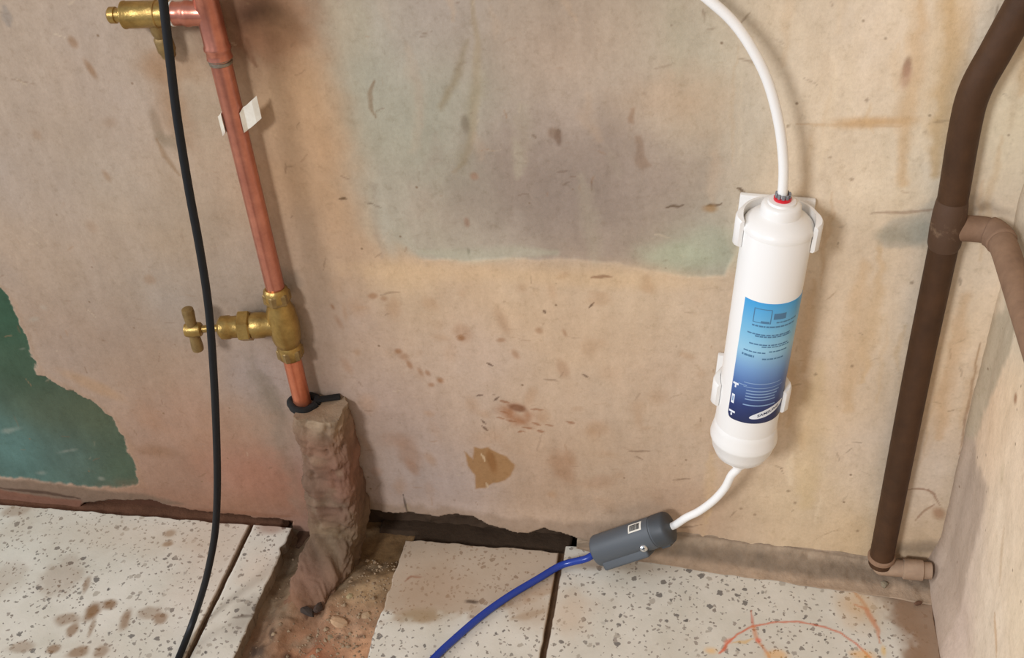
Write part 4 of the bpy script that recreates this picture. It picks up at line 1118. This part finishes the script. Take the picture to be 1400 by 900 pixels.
cable('black_cable', [(-0.3284, -0.0750, 0.5831), (-0.3323, -0.0800, 0.5419), (-0.3359, -0.0840, 0.5068), (-0.3403, -0.0880, 0.4645), (-0.3432, -0.0930, 0.4153), (-0.3445, -0.0980, 0.3716), (-0.3475, -0.1030, 0.3261), (-0.3555, -0.1080, 0.2703), (-0.3656, -0.1140, 0.2102), (-0.3754, -0.1190, 0.1598), (-0.3868, -0.1230, 0.1146), (-0.4012, -0.1270, 0.0734), (-0.4126, -0.1310, 0.0452),
      (-0.4265, -0.1380, 0.0136), (-0.4295, -0.1653, 0.0032), (-0.4275, -0.2093, 0.0030), (-0.4268, -0.2490, 0.0030)], 0.0029, M['black'], 'black rubber cable hanging in front of the copper pipe onto the tiles', 'cable')

# ---------------- white tubing above the filter
cable('white_tube', [(-0.0625, -0.0300, 0.5475), (-0.0325, -0.0320, 0.5340), (-0.0098, -0.0340, 0.5170), (0.0044, -0.0350, 0.5039), (0.0165, -0.0360, 0.4869), (0.0269, -0.0360, 0.4658), (0.0350, -0.0360, 0.4389), (0.0396, -0.0360, 0.4123), (0.0407, -0.0360, 0.3909), (0.0400, -0.036, 0.372)], 0.0033, M['tube_white'],
      'white plastic tube arching up from the top of the filter', 'tube')

# ---------------- water filter
FB = Vector((0.0252, -0.036, 0.1456)); FA = Vector((0.0661, 0, 0.9978)).normalized()
fx = Vector((FA.z, 0, -FA.x)); fy = Vector((0, 1, 0))
FM = Matrix(((fx.x, fy.x, FA.x, FB.x), (fx.y, fy.y, FA.y, FB.y), (fx.z, fy.z, FA.z, FB.z), (0, 0, 0, 1)))
def wrap(th, s, r):
    return FM @ Vector((r * math.sin(th), -r * math.cos(th), s))
filt = empty('water_filter', FB, 'white cylindrical water filter with blue label clipped to the wall', 'water filter')
BR = 0.0232
def fl(name, prof, mat, seg=64, parent=None, label=None):
    bm = bmesh.new(); add_lathe(bm, FB, FA, prof, seg)
    return part(name, bm, mat, parent or filt, FB, label)
fbody = fl('body', [(0.036, BR - 0.001), (0.037, BR), (0.2180, BR), (0.2188, BR - 0.0006)], M['white'])
fl('bottom_cap', [(0.008, 0.010), (0.010, 0.0150), (0.015, 0.0200), (0.022, 0.0230), (0.0300, 0.0246), (0.0312, 0.0253), (0.0330, 0.0255), (0.037, 0.0248), (0.042, 0.0238), (0.047, 0.0233), (0.0475, 0.0228)], M['white'])
fl('outlet_neck', [(-0.001, 0.0050), (0.0, 0.0062), (0.008, 0.0066), (0.0095, 0.0070)], M['white'], 32)
fl('top_cap', [(0.2178, BR - 0.0008), (0.2186, BR + 0.0004), (0.2212, BR + 0.0004), (0.2235, BR - 0.0010), (0.2262, 0.0196), (0.2285, 0.0160), (0.2295, 0.0142), (0.2300, 0.0136), (0.2360, 0.0130), (0.2375, 0.0118), (0.2380, 0.0098)], M['white'])
col_ = fl('inlet_collar', [(0.2375, 0.0100), (0.2382, 0.0094), (0.2395, 0.0090), (0.2400, 0.0056)], M['white'], 36)
fl('lock_ring', [(0.2394, 0.0054), (0.2396, 0.0058), (0.2416, 0.0058), (0.2420, 0.0052)], M['red'], 28, None, 'red lock ring')
bm = bmesh.new()
for i in range(10):
    a = 2 * math.pi * i / 10
    add_box(bm, FM @ Matrix.Translation((0.0045 * math.sin(a), -0.0045 * math.cos(a), 0.2432)) @ Matrix.Rotation(a, 4, 'Z'), (0.0020, 0.0014, 0.0036), 0.0003, 1)
part('collet', bm, M['grey_collet'], filt, FB, 'grey toothed collet')

def wrap_patch(th0, th1, s0, s1, r, thick, nu=40, nv=30, corner=0.0, shape=None):
    """curved plate on the filter body; corner trims the two bottom corners"""
    bm = bmesh.new(); G = [[], []]
    for L, rr in enumerate((r, r + thick)):
        for j in range(nv + 1):
            row = []
            for i in range(nu + 1):
                u = i / nu; v = j / nv
                th = th0 + (th1 - th0) * u
                lo = s0
                if corner:
                    e = min(u, 1 - u) * (th1 - th0) * r
                    if e < corner: lo = s0 + corner - math.sqrt(max(0, corner ** 2 - (corner - e) ** 2))
                s = lo + (s1 - lo) * v
                if shape: th, s = shape(th, s)
                row.append(bm.verts.new(wrap(th, s, rr)))
            G[L].append(row)
    for L in (0, 1):
        for j in range(nv):
            for i in range(nu):
                bm.faces.new((G[L][j][i], G[L][j][i + 1], G[L][j + 1][i + 1], G[L][j + 1][i]))
    for i in range(nu):
        for j in (0, nv):
            bm.faces.new((G[0][j][i], G[0][j][i + 1], G[1][j][i + 1], G[1][j][i]))
    for j in range(nv):
        for i in (0, nu):
            bm.faces.new((G[0][j][i], G[0][j + 1][i], G[1][j + 1][i], G[1][j][i]))
    return bm
L0, L1 = math.radians(-42), math.radians(82)
LS0, LS1 = 0.0640, 0.1722
lab = part('label', wrap_patch(L0, L1, LS0, LS1, BR - 0.0002, 0.0004, 44, 30, 0.004), M['label'], filt, FB, 'blue printed label fading to navy at the bottom')
LR = BR + 0.0002
def merge(dst, src):
    me = bpy.data.meshes.new('tmp'); src.to_mesh(me); src.free(); dst.from_mesh(me); bpy.data.meshes.remove(me)
def bars(name, items, mat, label=None):
    bm = bmesh.new()
    for th, s, dth, ds in items:
        merge(bm, wrap_patch(math.radians(th), math.radians(th + dth), s, s + ds, LR - 0.0001, 0.00015, max(2, int(dth / 5)), 1))
    return part(name, bm, mat, lab, FB, label)
H = LS1 - LS0
def sv(f): return LS1 - f * H
# illegible print: rows of short grey-blue dashes and a few paler lines further down
rows = []
rr_ = random.Random(3)
for f, a, b, t in ((0.185, -22, 56, 0.0013), (0.25, -28, 50, 0.0011), (0.265, -14, 52, 0.0012), (0.33, -22, 48, 0.0011), (0.345, 0, 52, 0.0009), (0.395, -30, 8, 0.0011), (0.385, 14, 50, 0.0011), (0.435, -32, -10, 0.0018), (0.445, 4, 44, 0.0012), (0.15, 18, 60, 0.0011)):
    th = a
    while th < b:
        w = rr_.uniform(3, 9); rows.append((th, sv(f), min(w, b - th), t)); th += w + rr_.uniform(0.7, 1.6)
bars('small_print', rows, M['print_blue'])
bars('box_print', [(-22, sv(0.05), 30, 0.0006), (-22, sv(0.155), 30, 0.0006), (-22, sv(0.155), 1.6, 0.0112), (7, sv(0.155), 1.6, 0.0112), (-8, sv(0.15), 14, 0.0014), (12, sv(0.12), 22, 0.005)], M['print_blue'])
bars('table_print', [(-20, sv(0.655), 70, 0.0007), (-20, sv(0.69), 76, 0.0005), (-14, sv(0.72), 62, 0.0009), (-14, sv(0.745), 58, 0.0009), (-14, sv(0.77), 54, 0.0009), (-14, sv(0.795), 56, 0.0009), (-16, sv(0.845), 60, 0.0010), (-30, sv(0.68), 16, 0.0007)], M['print_pale'])
bars('mark_print', [(-40, sv(0.70), 11, 0.0018), (-36, sv(0.725), 3, 0.0026), (-39, sv(0.865), 6, 0.0085), (-40, sv(0.945), 12, 0.0018), (-36, sv(0.972), 3, 0.0024)], M['print_white'])
bars('mark_fill', [(-37.5, sv(0.845), 3, 0.0045)], M['print_pale'])

LOGO_T, LOGO_S, LOGO_TILT = math.radians(34), sv(0.905), math.radians(17)
def logo_map(u, v, r):
    c, s_ = math.cos(LOGO_TILT), math.sin(LOGO_TILT)
    a, b = u * c - v * s_ * 0.0 , v + u * math.tan(LOGO_TILT)
    return wrap(LOGO_T + a / BR, LOGO_S + b, r)
bm = bmesh.new(); ringv = []
for j in range(12):
    q = (j + 0.5) / 11.5
    ringv.append([bm.verts.new(logo_map(0.0150 * q * math.cos(2 * math.pi * i / 64), 0.0036 * q * math.sin(2 * math.pi * i / 64), LR + 0.00012)) for i in range(64)])
bm.faces.new(ringv[0])
for j in range(11):
    for i in range(64):
        k2 = (i + 1) % 64
        bm.faces.new((ringv[j][i], ringv[j + 1][i], ringv[j + 1][k2], ringv[j][k2]))
part('logo_oval', bm, M['print_white'], lab, FB, 'white oval logo')
def text_mesh(body, size):
    cu = bpy.data.curves.new('lettering', 'FONT'); cu.body = body; cu.size = size; cu.align_x = 'CENTER'; cu.align_y = 'CENTER'
    cu.resolution_u = 3; cu.offset = size * 0.018
    ob = bpy.data.objects.new('lettering', cu); COL.objects.link(ob)
    bpy.context.view_layer.update()
    me = bpy.data.meshes.new_from_object(ob.evaluated_get(bpy.context.evaluated_depsgraph_get()))
    bpy.data.objects.remove(ob)
    return me
me = text_mesh('SAMSUNG', 0.0040)
bm = bmesh.new(); bm.from_mesh(me)
bmesh.ops.triangulate(bm, faces=bm.faces)
for v in bm.verts: v.co = logo_map(v.co.x, v.co.y * 0.85, LR + 0.00026)
part('lettering', bm, M['print_navy'], lab, FB, smooth=False)

# ---------------- filter clips
def clip(s_mid, label):
    base_ = FM @ Vector((0, 0.033, s_mid - 0.02))
    t = empty('filter_clip', base_, label, 'clip', 'clips holding the water filter')
    bm = bmesh.new()
    add_box(bm, FM @ Matrix.Translation((0, 0.0325, s_mid - 0.010)), (0.0510, 0.0045, 0.036), 0.0012, 2)
    add_box(bm, FM @ Matrix.Translation((0, 0.0275, s_mid - 0.006)), (0.030, 0.010, 0.024), 0.0012, 2)
    part('back_plate', bm, M['white'], t, base_)
    for sg in (-1, 1):
        bm = bmesh.new()
        n = 22; rings = []
        for i in range(n + 1):
            f = i / n
            th = sg * math.radians(180 - 108 * f)
            hh = 0.0128 - 0.0030 * max(0, f - 0.75) / 0.25
            ri = BR + 0.0004; ro = BR + 0.0032 + 0.0022 * sstep(0.65, 0.85, np.array(f)) - 0.0022 * max(0, f - 0.9) / 0.1
            loop = []
            for (r, s) in ((ri, -hh), (ro - 0.0010, -hh), (ro, -hh + 0.0016), (ro, hh - 0.0016), (ro - 0.0010, hh), (ri, hh)):
                loop.append(bm.verts.new(wrap(th, s_mid + s, float(r))))
            rings.append(loop)
        for i in range(n):
            for k2 in range(6):
                bm.faces.new((rings[i][k2], rings[i][(k2 + 1) % 6], rings[i + 1][(k2 + 1) % 6], rings[i + 1][k2]))
        bm.faces.new(rings[0]); bm.faces.new(rings[-1][::-1])
        part('arm', bm, M['white'], t, base_)
clip(0.2155, 'upper white plastic wall clip behind the shoulder of the filter')
clip(0.0742, 'lower white plastic wall clip below the middle of the filter')

# ---------------- tube below, grey connector, blue tube
D0 = Vector((-0.0912, -0.0235, 0.0175)); D1 = Vector((-0.0270, -0.0235, 0.0560))
dax = (D1 - D0).normalized(); DL = (D1 - D0).length
cable('white_tube', [tuple(FB + FA * 0.006), tuple(FB + FA * -0.004), (0.0202, -0.0360, 0.1332), (0.0157, -0.0355, 0.1184), (0.0076, -0.0340, 0.1020), (-0.0038, -0.0310, 0.0849), (-0.0144, -0.0280, 0.0728), tuple(D1 + dax * 0.003), tuple(D1 - dax * 0.010)], 0.0033, M['tube_white'],
      'short white plastic tube from the bottom of the filter to the grey connector', 'tube')
dev_base = D0 + Vector((0, 0, -0.014))
dev = empty('inline_connector', dev_base, 'dark grey inline connector with sticker and screw joining white and blue tubes', 'connector')
RD = 0.0140
bm = bmesh.new(); add_lathe(bm, D0, dax, [(0, RD - 0.0016), (0.001, RD - 0.0004), (0.002, RD), (DL - 0.016, RD), (DL - 0.0155, RD - 0.0006), (DL - 0.014, RD - 0.0006)], 44)
part('housing', bm, M['device'], dev, dev_base)
bm = bmesh.new(); add_lathe(bm, D0, dax, [(DL - 0.0146, RD - 0.001), (DL - 0.014, RD + 0.0003), (DL - 0.004, RD + 0.0003), (DL - 0.0015, RD - 0.0008), (DL, RD - 0.004), (DL + 0.0006, 0.0042)], 44)
part('end_cap', bm, M['device_dark'], dev, dev_base)
# flange with the screw along the underside
dz = (Vector((0, -0.45, -0.9)) - dax * Vector((0, -0.45, -0.9)).dot(dax)).normalized(); dy = dax.cross(dz).normalized()
def dmat(l, a, b):
    c = D0 + dax * l + dy * a + dz * b
    return Matrix(((dax.x, dy.x, dz.x, c.x), (dax.y, dy.y, dz.y, c.y), (dax.z, dy.z, dz.z, c.z), (0, 0, 0, 1)))
bm = bmesh.new(); add_box(bm, dmat(DL * 0.36, 0, 0.0125), (DL * 0.60, 0.020, 0.0095), 0.0022, 3)
part('flange', bm, M['device'], dev, dev_base)
bm = bmesh.new(); add_box(bm, dmat(DL * 0.86, 0.001, 0.0128), (0.009, 0.008, 0.006), 0.0014, 2)
part('lug', bm, M['device_dark'], dev, dev_base)
bm = bmesh.new(); add_box(bm, dmat(DL * 0.16, 0.002, 0.0158), (0.010, 0.010, 0.006), 0.0016, 2)
part('foot', bm, M['device_dark'], dev, dev_base)
sc = (-0.0489, -0.0385, 0.0426); sc = Vector(sc); view = (Vector((0, -0.68, 0.758)) - sc).normalized()
sn = Vector((0.05, -0.85, 0.5)).normalized()
bm = bmesh.new(); add_lathe(bm, sc - sn * 0.006, sn, [(0, 0.0024), (0.0045, 0.0024), (0.0046, 0.0036), (0.0060, 0.0036), (0.0072, 0.0026), (0.0076, 0.0014)], 24)
scr = part('screw', bm, M['steel'], dev, dev_base, 'bright zinc screw')
bm = bmesh.new()
for r_ in (0, math.pi / 2):
    q = sn.to_track_quat('Z', 'Y').to_matrix().to_4x4()
    add_box(bm, Matrix.Translation(sc + sn * 0.0013) @ q @ Matrix.Rotation(r_ + 0.4, 4, 'Z'), (0.0030, 0.0007, 0.0009))
part('screw_recess', bm, M['slot'], scr, dev_base, smooth=False)
def on_dev(l, a, r):          # a measured from the direction away from the flange towards the viewer
    return D0 + dax * l + (-dz * math.cos(a) + dyv * math.sin(a)) * r
dyv = dy if dy.y < 0 else -dy
def dev_patch(l0, l1, a0, a1, r, t, nu=2, nv=8):
    bm = bmesh.new(); G = [[[bm.verts.new(on_dev(l0 + (l1 - l0) * i / nu, a0 + (a1 - a0) * j / nv, rr)) for i in range(nu + 1)] for j in range(nv + 1)] for rr in (r, r + t)]
    for L in (0, 1):
        for j in range(nv):
            for i in range(nu):
                bm.faces.new((G[L][j][i], G[L][j][i + 1], G[L][j + 1][i + 1], G[L][j + 1][i]))
    for i in range(nu):
        for j in (0, nv): bm.faces.new((G[0][j][i], G[0][j][i + 1], G[1][j][i + 1], G[1][j][i]))
    for j in range(nv):
        for i in (0, nu): bm.faces.new((G[0][j][i], G[0][j + 1][i], G[1][j + 1][i], G[1][j][i]))
    return bm
SA0, SA1 = math.radians(20), math.radians(56)
SL0, SL1 = DL * 0.545, DL * 0.715
stk = part('sticker', dev_patch(SL0, SL1, SA0, SA1, RD, 0.0002), M['paper'], dev, dev_base, 'small white barcode sticker')
bm = bmesh.new()
l = SL0 + 0.0014; br = random.Random(5)
while l < SL1 - 0.0016:
    w = br.choice((0.0003, 0.0005, 0.0008)); merge(bm, dev_patch(l, l + w, SA0 + 0.10, SA1 - 0.10, RD + 0.0002, 0.0001)); l += w + br.choice((0.0002, 0.0003))
part('barcode', bm, M['ink'], stk, dev_base)

cable('blue_tube', [tuple(D0 + dax * 0.012), tuple(D0 + dax * 0.001), tuple(D0 - dax * 0.010 + Vector((0, -0.006, 0.001))), (-0.1218, -0.0322, 0.0050), (-0.1410, -0.0491, 0.0036), (-0.1633, -0.0710, 0.0034), (-0.1817, -0.0929, 0.0034), (-0.1984, -0.1171, 0.0034), (-0.2131, -0.1410, 0.0034), (-0.2268, -0.1710, 0.0034), (-0.2367, -0.2026, 0.0034)], 0.0032, M['blue'],
      'blue plastic tube curving over the tiles from the grey connector', 'tube')

# ---------------- brown steel pipe in the corner
PX, PY = 0.1500, -0.0135
pb = Vector((PX, PY, 0.006))
bp = empty('steel_pipe', pb, 'brown painted steel pipe running up the wall corner with a side branch', 'pipe')
main = catmull([(PX - 0.0008, PY, 0.020), (PX - 0.0006, PY, 0.12), (PX - 0.0002, PY, 0.24), (PX + 0.0012, PY, 0.36), (PX + 0.0002, PY, 0.425), (PX + 0.0018, PY, 0.452), (PX + 0.0096, PY, 0.478), (PX + 0.0190, PY, 0.508), (PX + 0.0270, PY, 0.535), (PX + 0.030, PY, 0.57), (PX + 0.031, PY, 0.68), (PX + 0.031, PY, 0.9)], 8)
bm = bmesh.new(); add_tube(bm, main, 0.0098, 26)
part('main_run', bm, M['pipe'], bp, pb)
bm = bmesh.new(); add_lathe(bm, (PX + 0.0010, PY, 0.338), (0.004, 0, 1), [(0, 0.0099), (0.003, 0.0108), (0.014, 0.0112), (0.026, 0.0110), (0.034, 0.0104), (0.037, 0.0099)], 28)
part('tee_joint', bm, M['pipe_smeared'], bp, pb)
br_ = catmull([(PX + 0.004, PY - 0.0005, 0.3535), (PX + 0.018, PY - 0.0005, 0.3535), (PX + 0.027, PY - 0.003, 0.3535), (PX + 0.0318, PY - 0.010, 0.3530), (PX + 0.0335, PY - 0.022, 0.3525), (PX + 0.0338, PY - 0.050, 0.352), (PX + 0.0338, PY - 0.12, 0.351), (PX + 0.0338, PY - 0.30, 0.349), (PX + 0.0338, PY - 0.60, 0.347)], 8)
bm = bmesh.new(); add_tube(bm, br_, 0.0088, 24)
brn = part('branch_pipe', bm, M['pipe_dusty'], bp, pb, 'dusty plaster-smeared branch pipe')
bm = bmesh.new(); add_tube(bm, br_[15:30], [0.0092] + [0.0100] * 13 + [0.0092], 24)
part('elbow_fitting', bm, M['pipe_dusty'], brn, pb)
bm = bmesh.new(); add_lathe(bm, (PX - 0.0008, PY, 0.0255), (0, 0, 1), [(0, 0.0095), (0.001, 0.0112), (0.004, 0.0112), (0.005, 0.0100)], 28)
part('foot_collar', bm, M['pipe_dusty'], bp, pb)
bm = bmesh.new(); add_tube(bm, catmull([(PX - 0.0008, PY, 0.024), (PX, PY, 0.0165), (PX + 0.004, PY - 0.001, 0.0168), (PX + 0.012, PY - 0.002, 0.0180), (PX + 0.030, PY - 0.003, 0.0190), (PX + 0.040, PY - 0.003, 0.0190)], 6), 0.0072, 22)
stb = part('stub_pipe', bm, M['stub'], bp, pb, 'plaster-coated stub pipe going into the side wall')
bm = bmesh.new(); add_lathe(bm, (PX + 0.017, PY - 0.0025, 0.0185), (1, -0.03, 0.01), [(0, 0.0074), (0.001, 0.0088), (0.016, 0.0088), (0.017, 0.0074)], 26)
part('coupling', bm, M['stub'], stb, pb)

# ---------------- rubble
def stone(name, c, size, rgb, seed, label, group=None, sub=2):
    rg = random.Random(seed)
    bm = bmesh.new(); bmesh.ops.create_icosphere(bm, subdivisions=sub, radius=1.0)
    planes = [Vector((rg.gauss(0, 1), rg.gauss(0, 1), rg.gauss(0, 1))).normalized() for _ in range(9)]
    for v in bm.verts:
        d = v.co.normalized(); r = 1.0
        for p in planes:
            k_ = d.dot(p)
            if k_ > 0.35: r = min(r, rg_off[planes.index(p) % 5] / k_)
        v.co = Vector((d.x * r * size[0], d.y * r * size[1], d.z * r * size[2]))
    bmesh.ops.rotate(bm, verts=bm.verts, matrix=Matrix.Rotation(rg.uniform(-0.6, 0.6), 3, 'Z'))
    zmin = min(v.co.z for v in bm.verts)
    me = bpy.data.meshes.new(name); bm.to_mesh(me); bm.free()
    o = new_obj(name, me, plain('stone_' + str(seed), rgb, 0.9, 0, 1, 120, tuple(v * 0.8 for v in rgb), 0.4, 400))
    o.location = (c[0], c[1], c[2] - zmin)
    return tag(o, label, 'rubble', group)
rg_off = (0.62, 0.74, 0.8, 0.68, 0.9)
GR = 'rubble lying in the pipe channel'
def fz(p, z): return (p[0], p[1], z)
stone('plaster_chip', fz((-0.3072, -0.1086), -0.0080), (0.0095, 0.0075, 0.0040), (196, 160, 124), 1, 'pale wedge-shaped plaster chip in the middle of the channel', GR)
stone('pebble', fz((-0.3049, -0.0810), -0.0085), (0.0050, 0.0045, 0.0038), (164, 144, 106), 2, 'rounded tan pebble beside the mortar casing foot', GR)
stone('pebble', fz((-0.3059, -0.0728), -0.0085), (0.0042, 0.0034, 0.0030), (150, 136, 104), 3, 'small olive pebble just behind the rounded tan pebble', GR)
stone('plaster_chip', fz((-0.3097, -0.1260), -0.0095), (0.0058, 0.0065, 0.0034), (152, 132, 104), 4, 'olive grey mortar chip below the pale wedge chip', GR)
stone('paint_chip', fz((-0.3151, -0.1358), -0.0100), (0.0052, 0.0040, 0.0024), (84, 108, 104), 5, 'teal painted chip in the channel', GR)
stone('earth_clod', fz((-0.3372, -0.1026), -0.0070), (0.0085, 0.0052, 0.0044), (62, 50, 42), 6, 'dark earth clod on top of the mortar in the channel', GR)
stone('earth_clod', fz((-0.3296, -0.0969), -0.0070), (0.0042, 0.0070, 0.0040), (70, 54, 44), 7, 'narrow dark brown clod right of the larger dark clod', GR)
stone('plaster_chip', fz((-0.3176, -0.1458), -0.0100), (0.0045, 0.0040, 0.0030), (168, 144, 116), 8, 'tiny pale mortar chip at the bottom edge of the channel', GR)
stone('plaster_chip', fz((-0.2846, -0.0997), -0.0062), (0.0060, 0.0050, 0.0030), (176, 146, 112), 9, 'flat tan mortar flake near the cut edge of the middle tile', GR)
stone('pebble', fz((0.1536, -0.0219), 0.0008), (0.0040, 0.0036, 0.0032), (150, 136, 112), 10, 'greenish pebble on the floor left of the plastered stub pipe', 'crumbs in the wall corner')
stone('plaster_chip', fz((0.1734, -0.0149), 0.0008), (0.0060, 0.0040, 0.0030), (170, 148, 124), 11, 'pale plaster crumb under the plastered stub pipe', 'crumbs in the wall corner')
stone('earth_clod', fz((0.1791, -0.0386), 0.0008), (0.0050, 0.0022, 0.0020), (112, 78, 56), 12, 'flat brown splinter on the dirty tile by the right wall', 'crumbs in the wall corner')
def grit():
    rg = random.Random(11); V = []; Fc = []
    pts = []
    for i in range(900):
        x = rg.uniform(-0.335, -0.274) if i % 3 else rg.uniform(-0.38, -0.274); y = -0.030 - 0.22 * rg.random()
        if abs(x - (-0.326 + 0.28 * (y + 0.02))) < 0.026 and y > -0.11: continue
        pts.append((x, y, rg.uniform(0.0005, 0.0013) if rg.random() < 0.85 else rg.uniform(0.0014, 0.0026)))
    zz = bedz(np.array([p[0] for p in pts]), np.array([p[1] for p in pts]))
    for (x, y, r), z in zip(pts, zz):
        b = len(V); ph = rg.uniform(0, 6); z = float(z) + 0.1 * r
        for a in range(5): V.append((x + r * math.cos(ph + a * 1.257) * rg.uniform(0.6, 1.3), y + r * math.sin(ph + a * 1.257) * rg.uniform(0.6, 1.3), z))
        V.append((x + rg.uniform(-.3, .3) * r, y, z + r * rg.uniform(0.5, 0.9))); V.append((x, y, z - r))
        for a in range(5):
            Fc.append((b + a, b + (a + 1) % 5, b + 5)); Fc.append((b + (a + 1) % 5, b + a, b + 6))
    me = bpy.data.meshes.new('grit'); me.from_pydata(V, [], Fc); me.update()
    tag(new_obj('grit', me, plain('grit', (172, 148, 118), 0.95, 0, 1, 70, (92, 72, 54), coord='Object')), 'loose mortar grit scattered in the pipe channel', 'grit', kind='stuff')
grit()
bm = bmesh.new(); p0, p1 = Vector((-0.3533, -0.0377, 0.0140)), Vector((-0.3420, -0.0426, 0.0130))
add_tube(bm, [p0, p0.lerp(p1, 0.5) + Vector((0, 0, 0.0006)), p1], [0.0004, 0.0007, 0.0003], 8)
o_ = Vector(p0); bmesh.ops.translate(bm, verts=bm.verts, vec=-o_)
me = bpy.data.meshes.new('splinter'); bm.to_mesh(me); bm.free()
sp = new_obj('splinter', me, M['paper']); sp.location = o_
tag(sp, 'thin white splinter lying against the mortar casing', 'splinter')
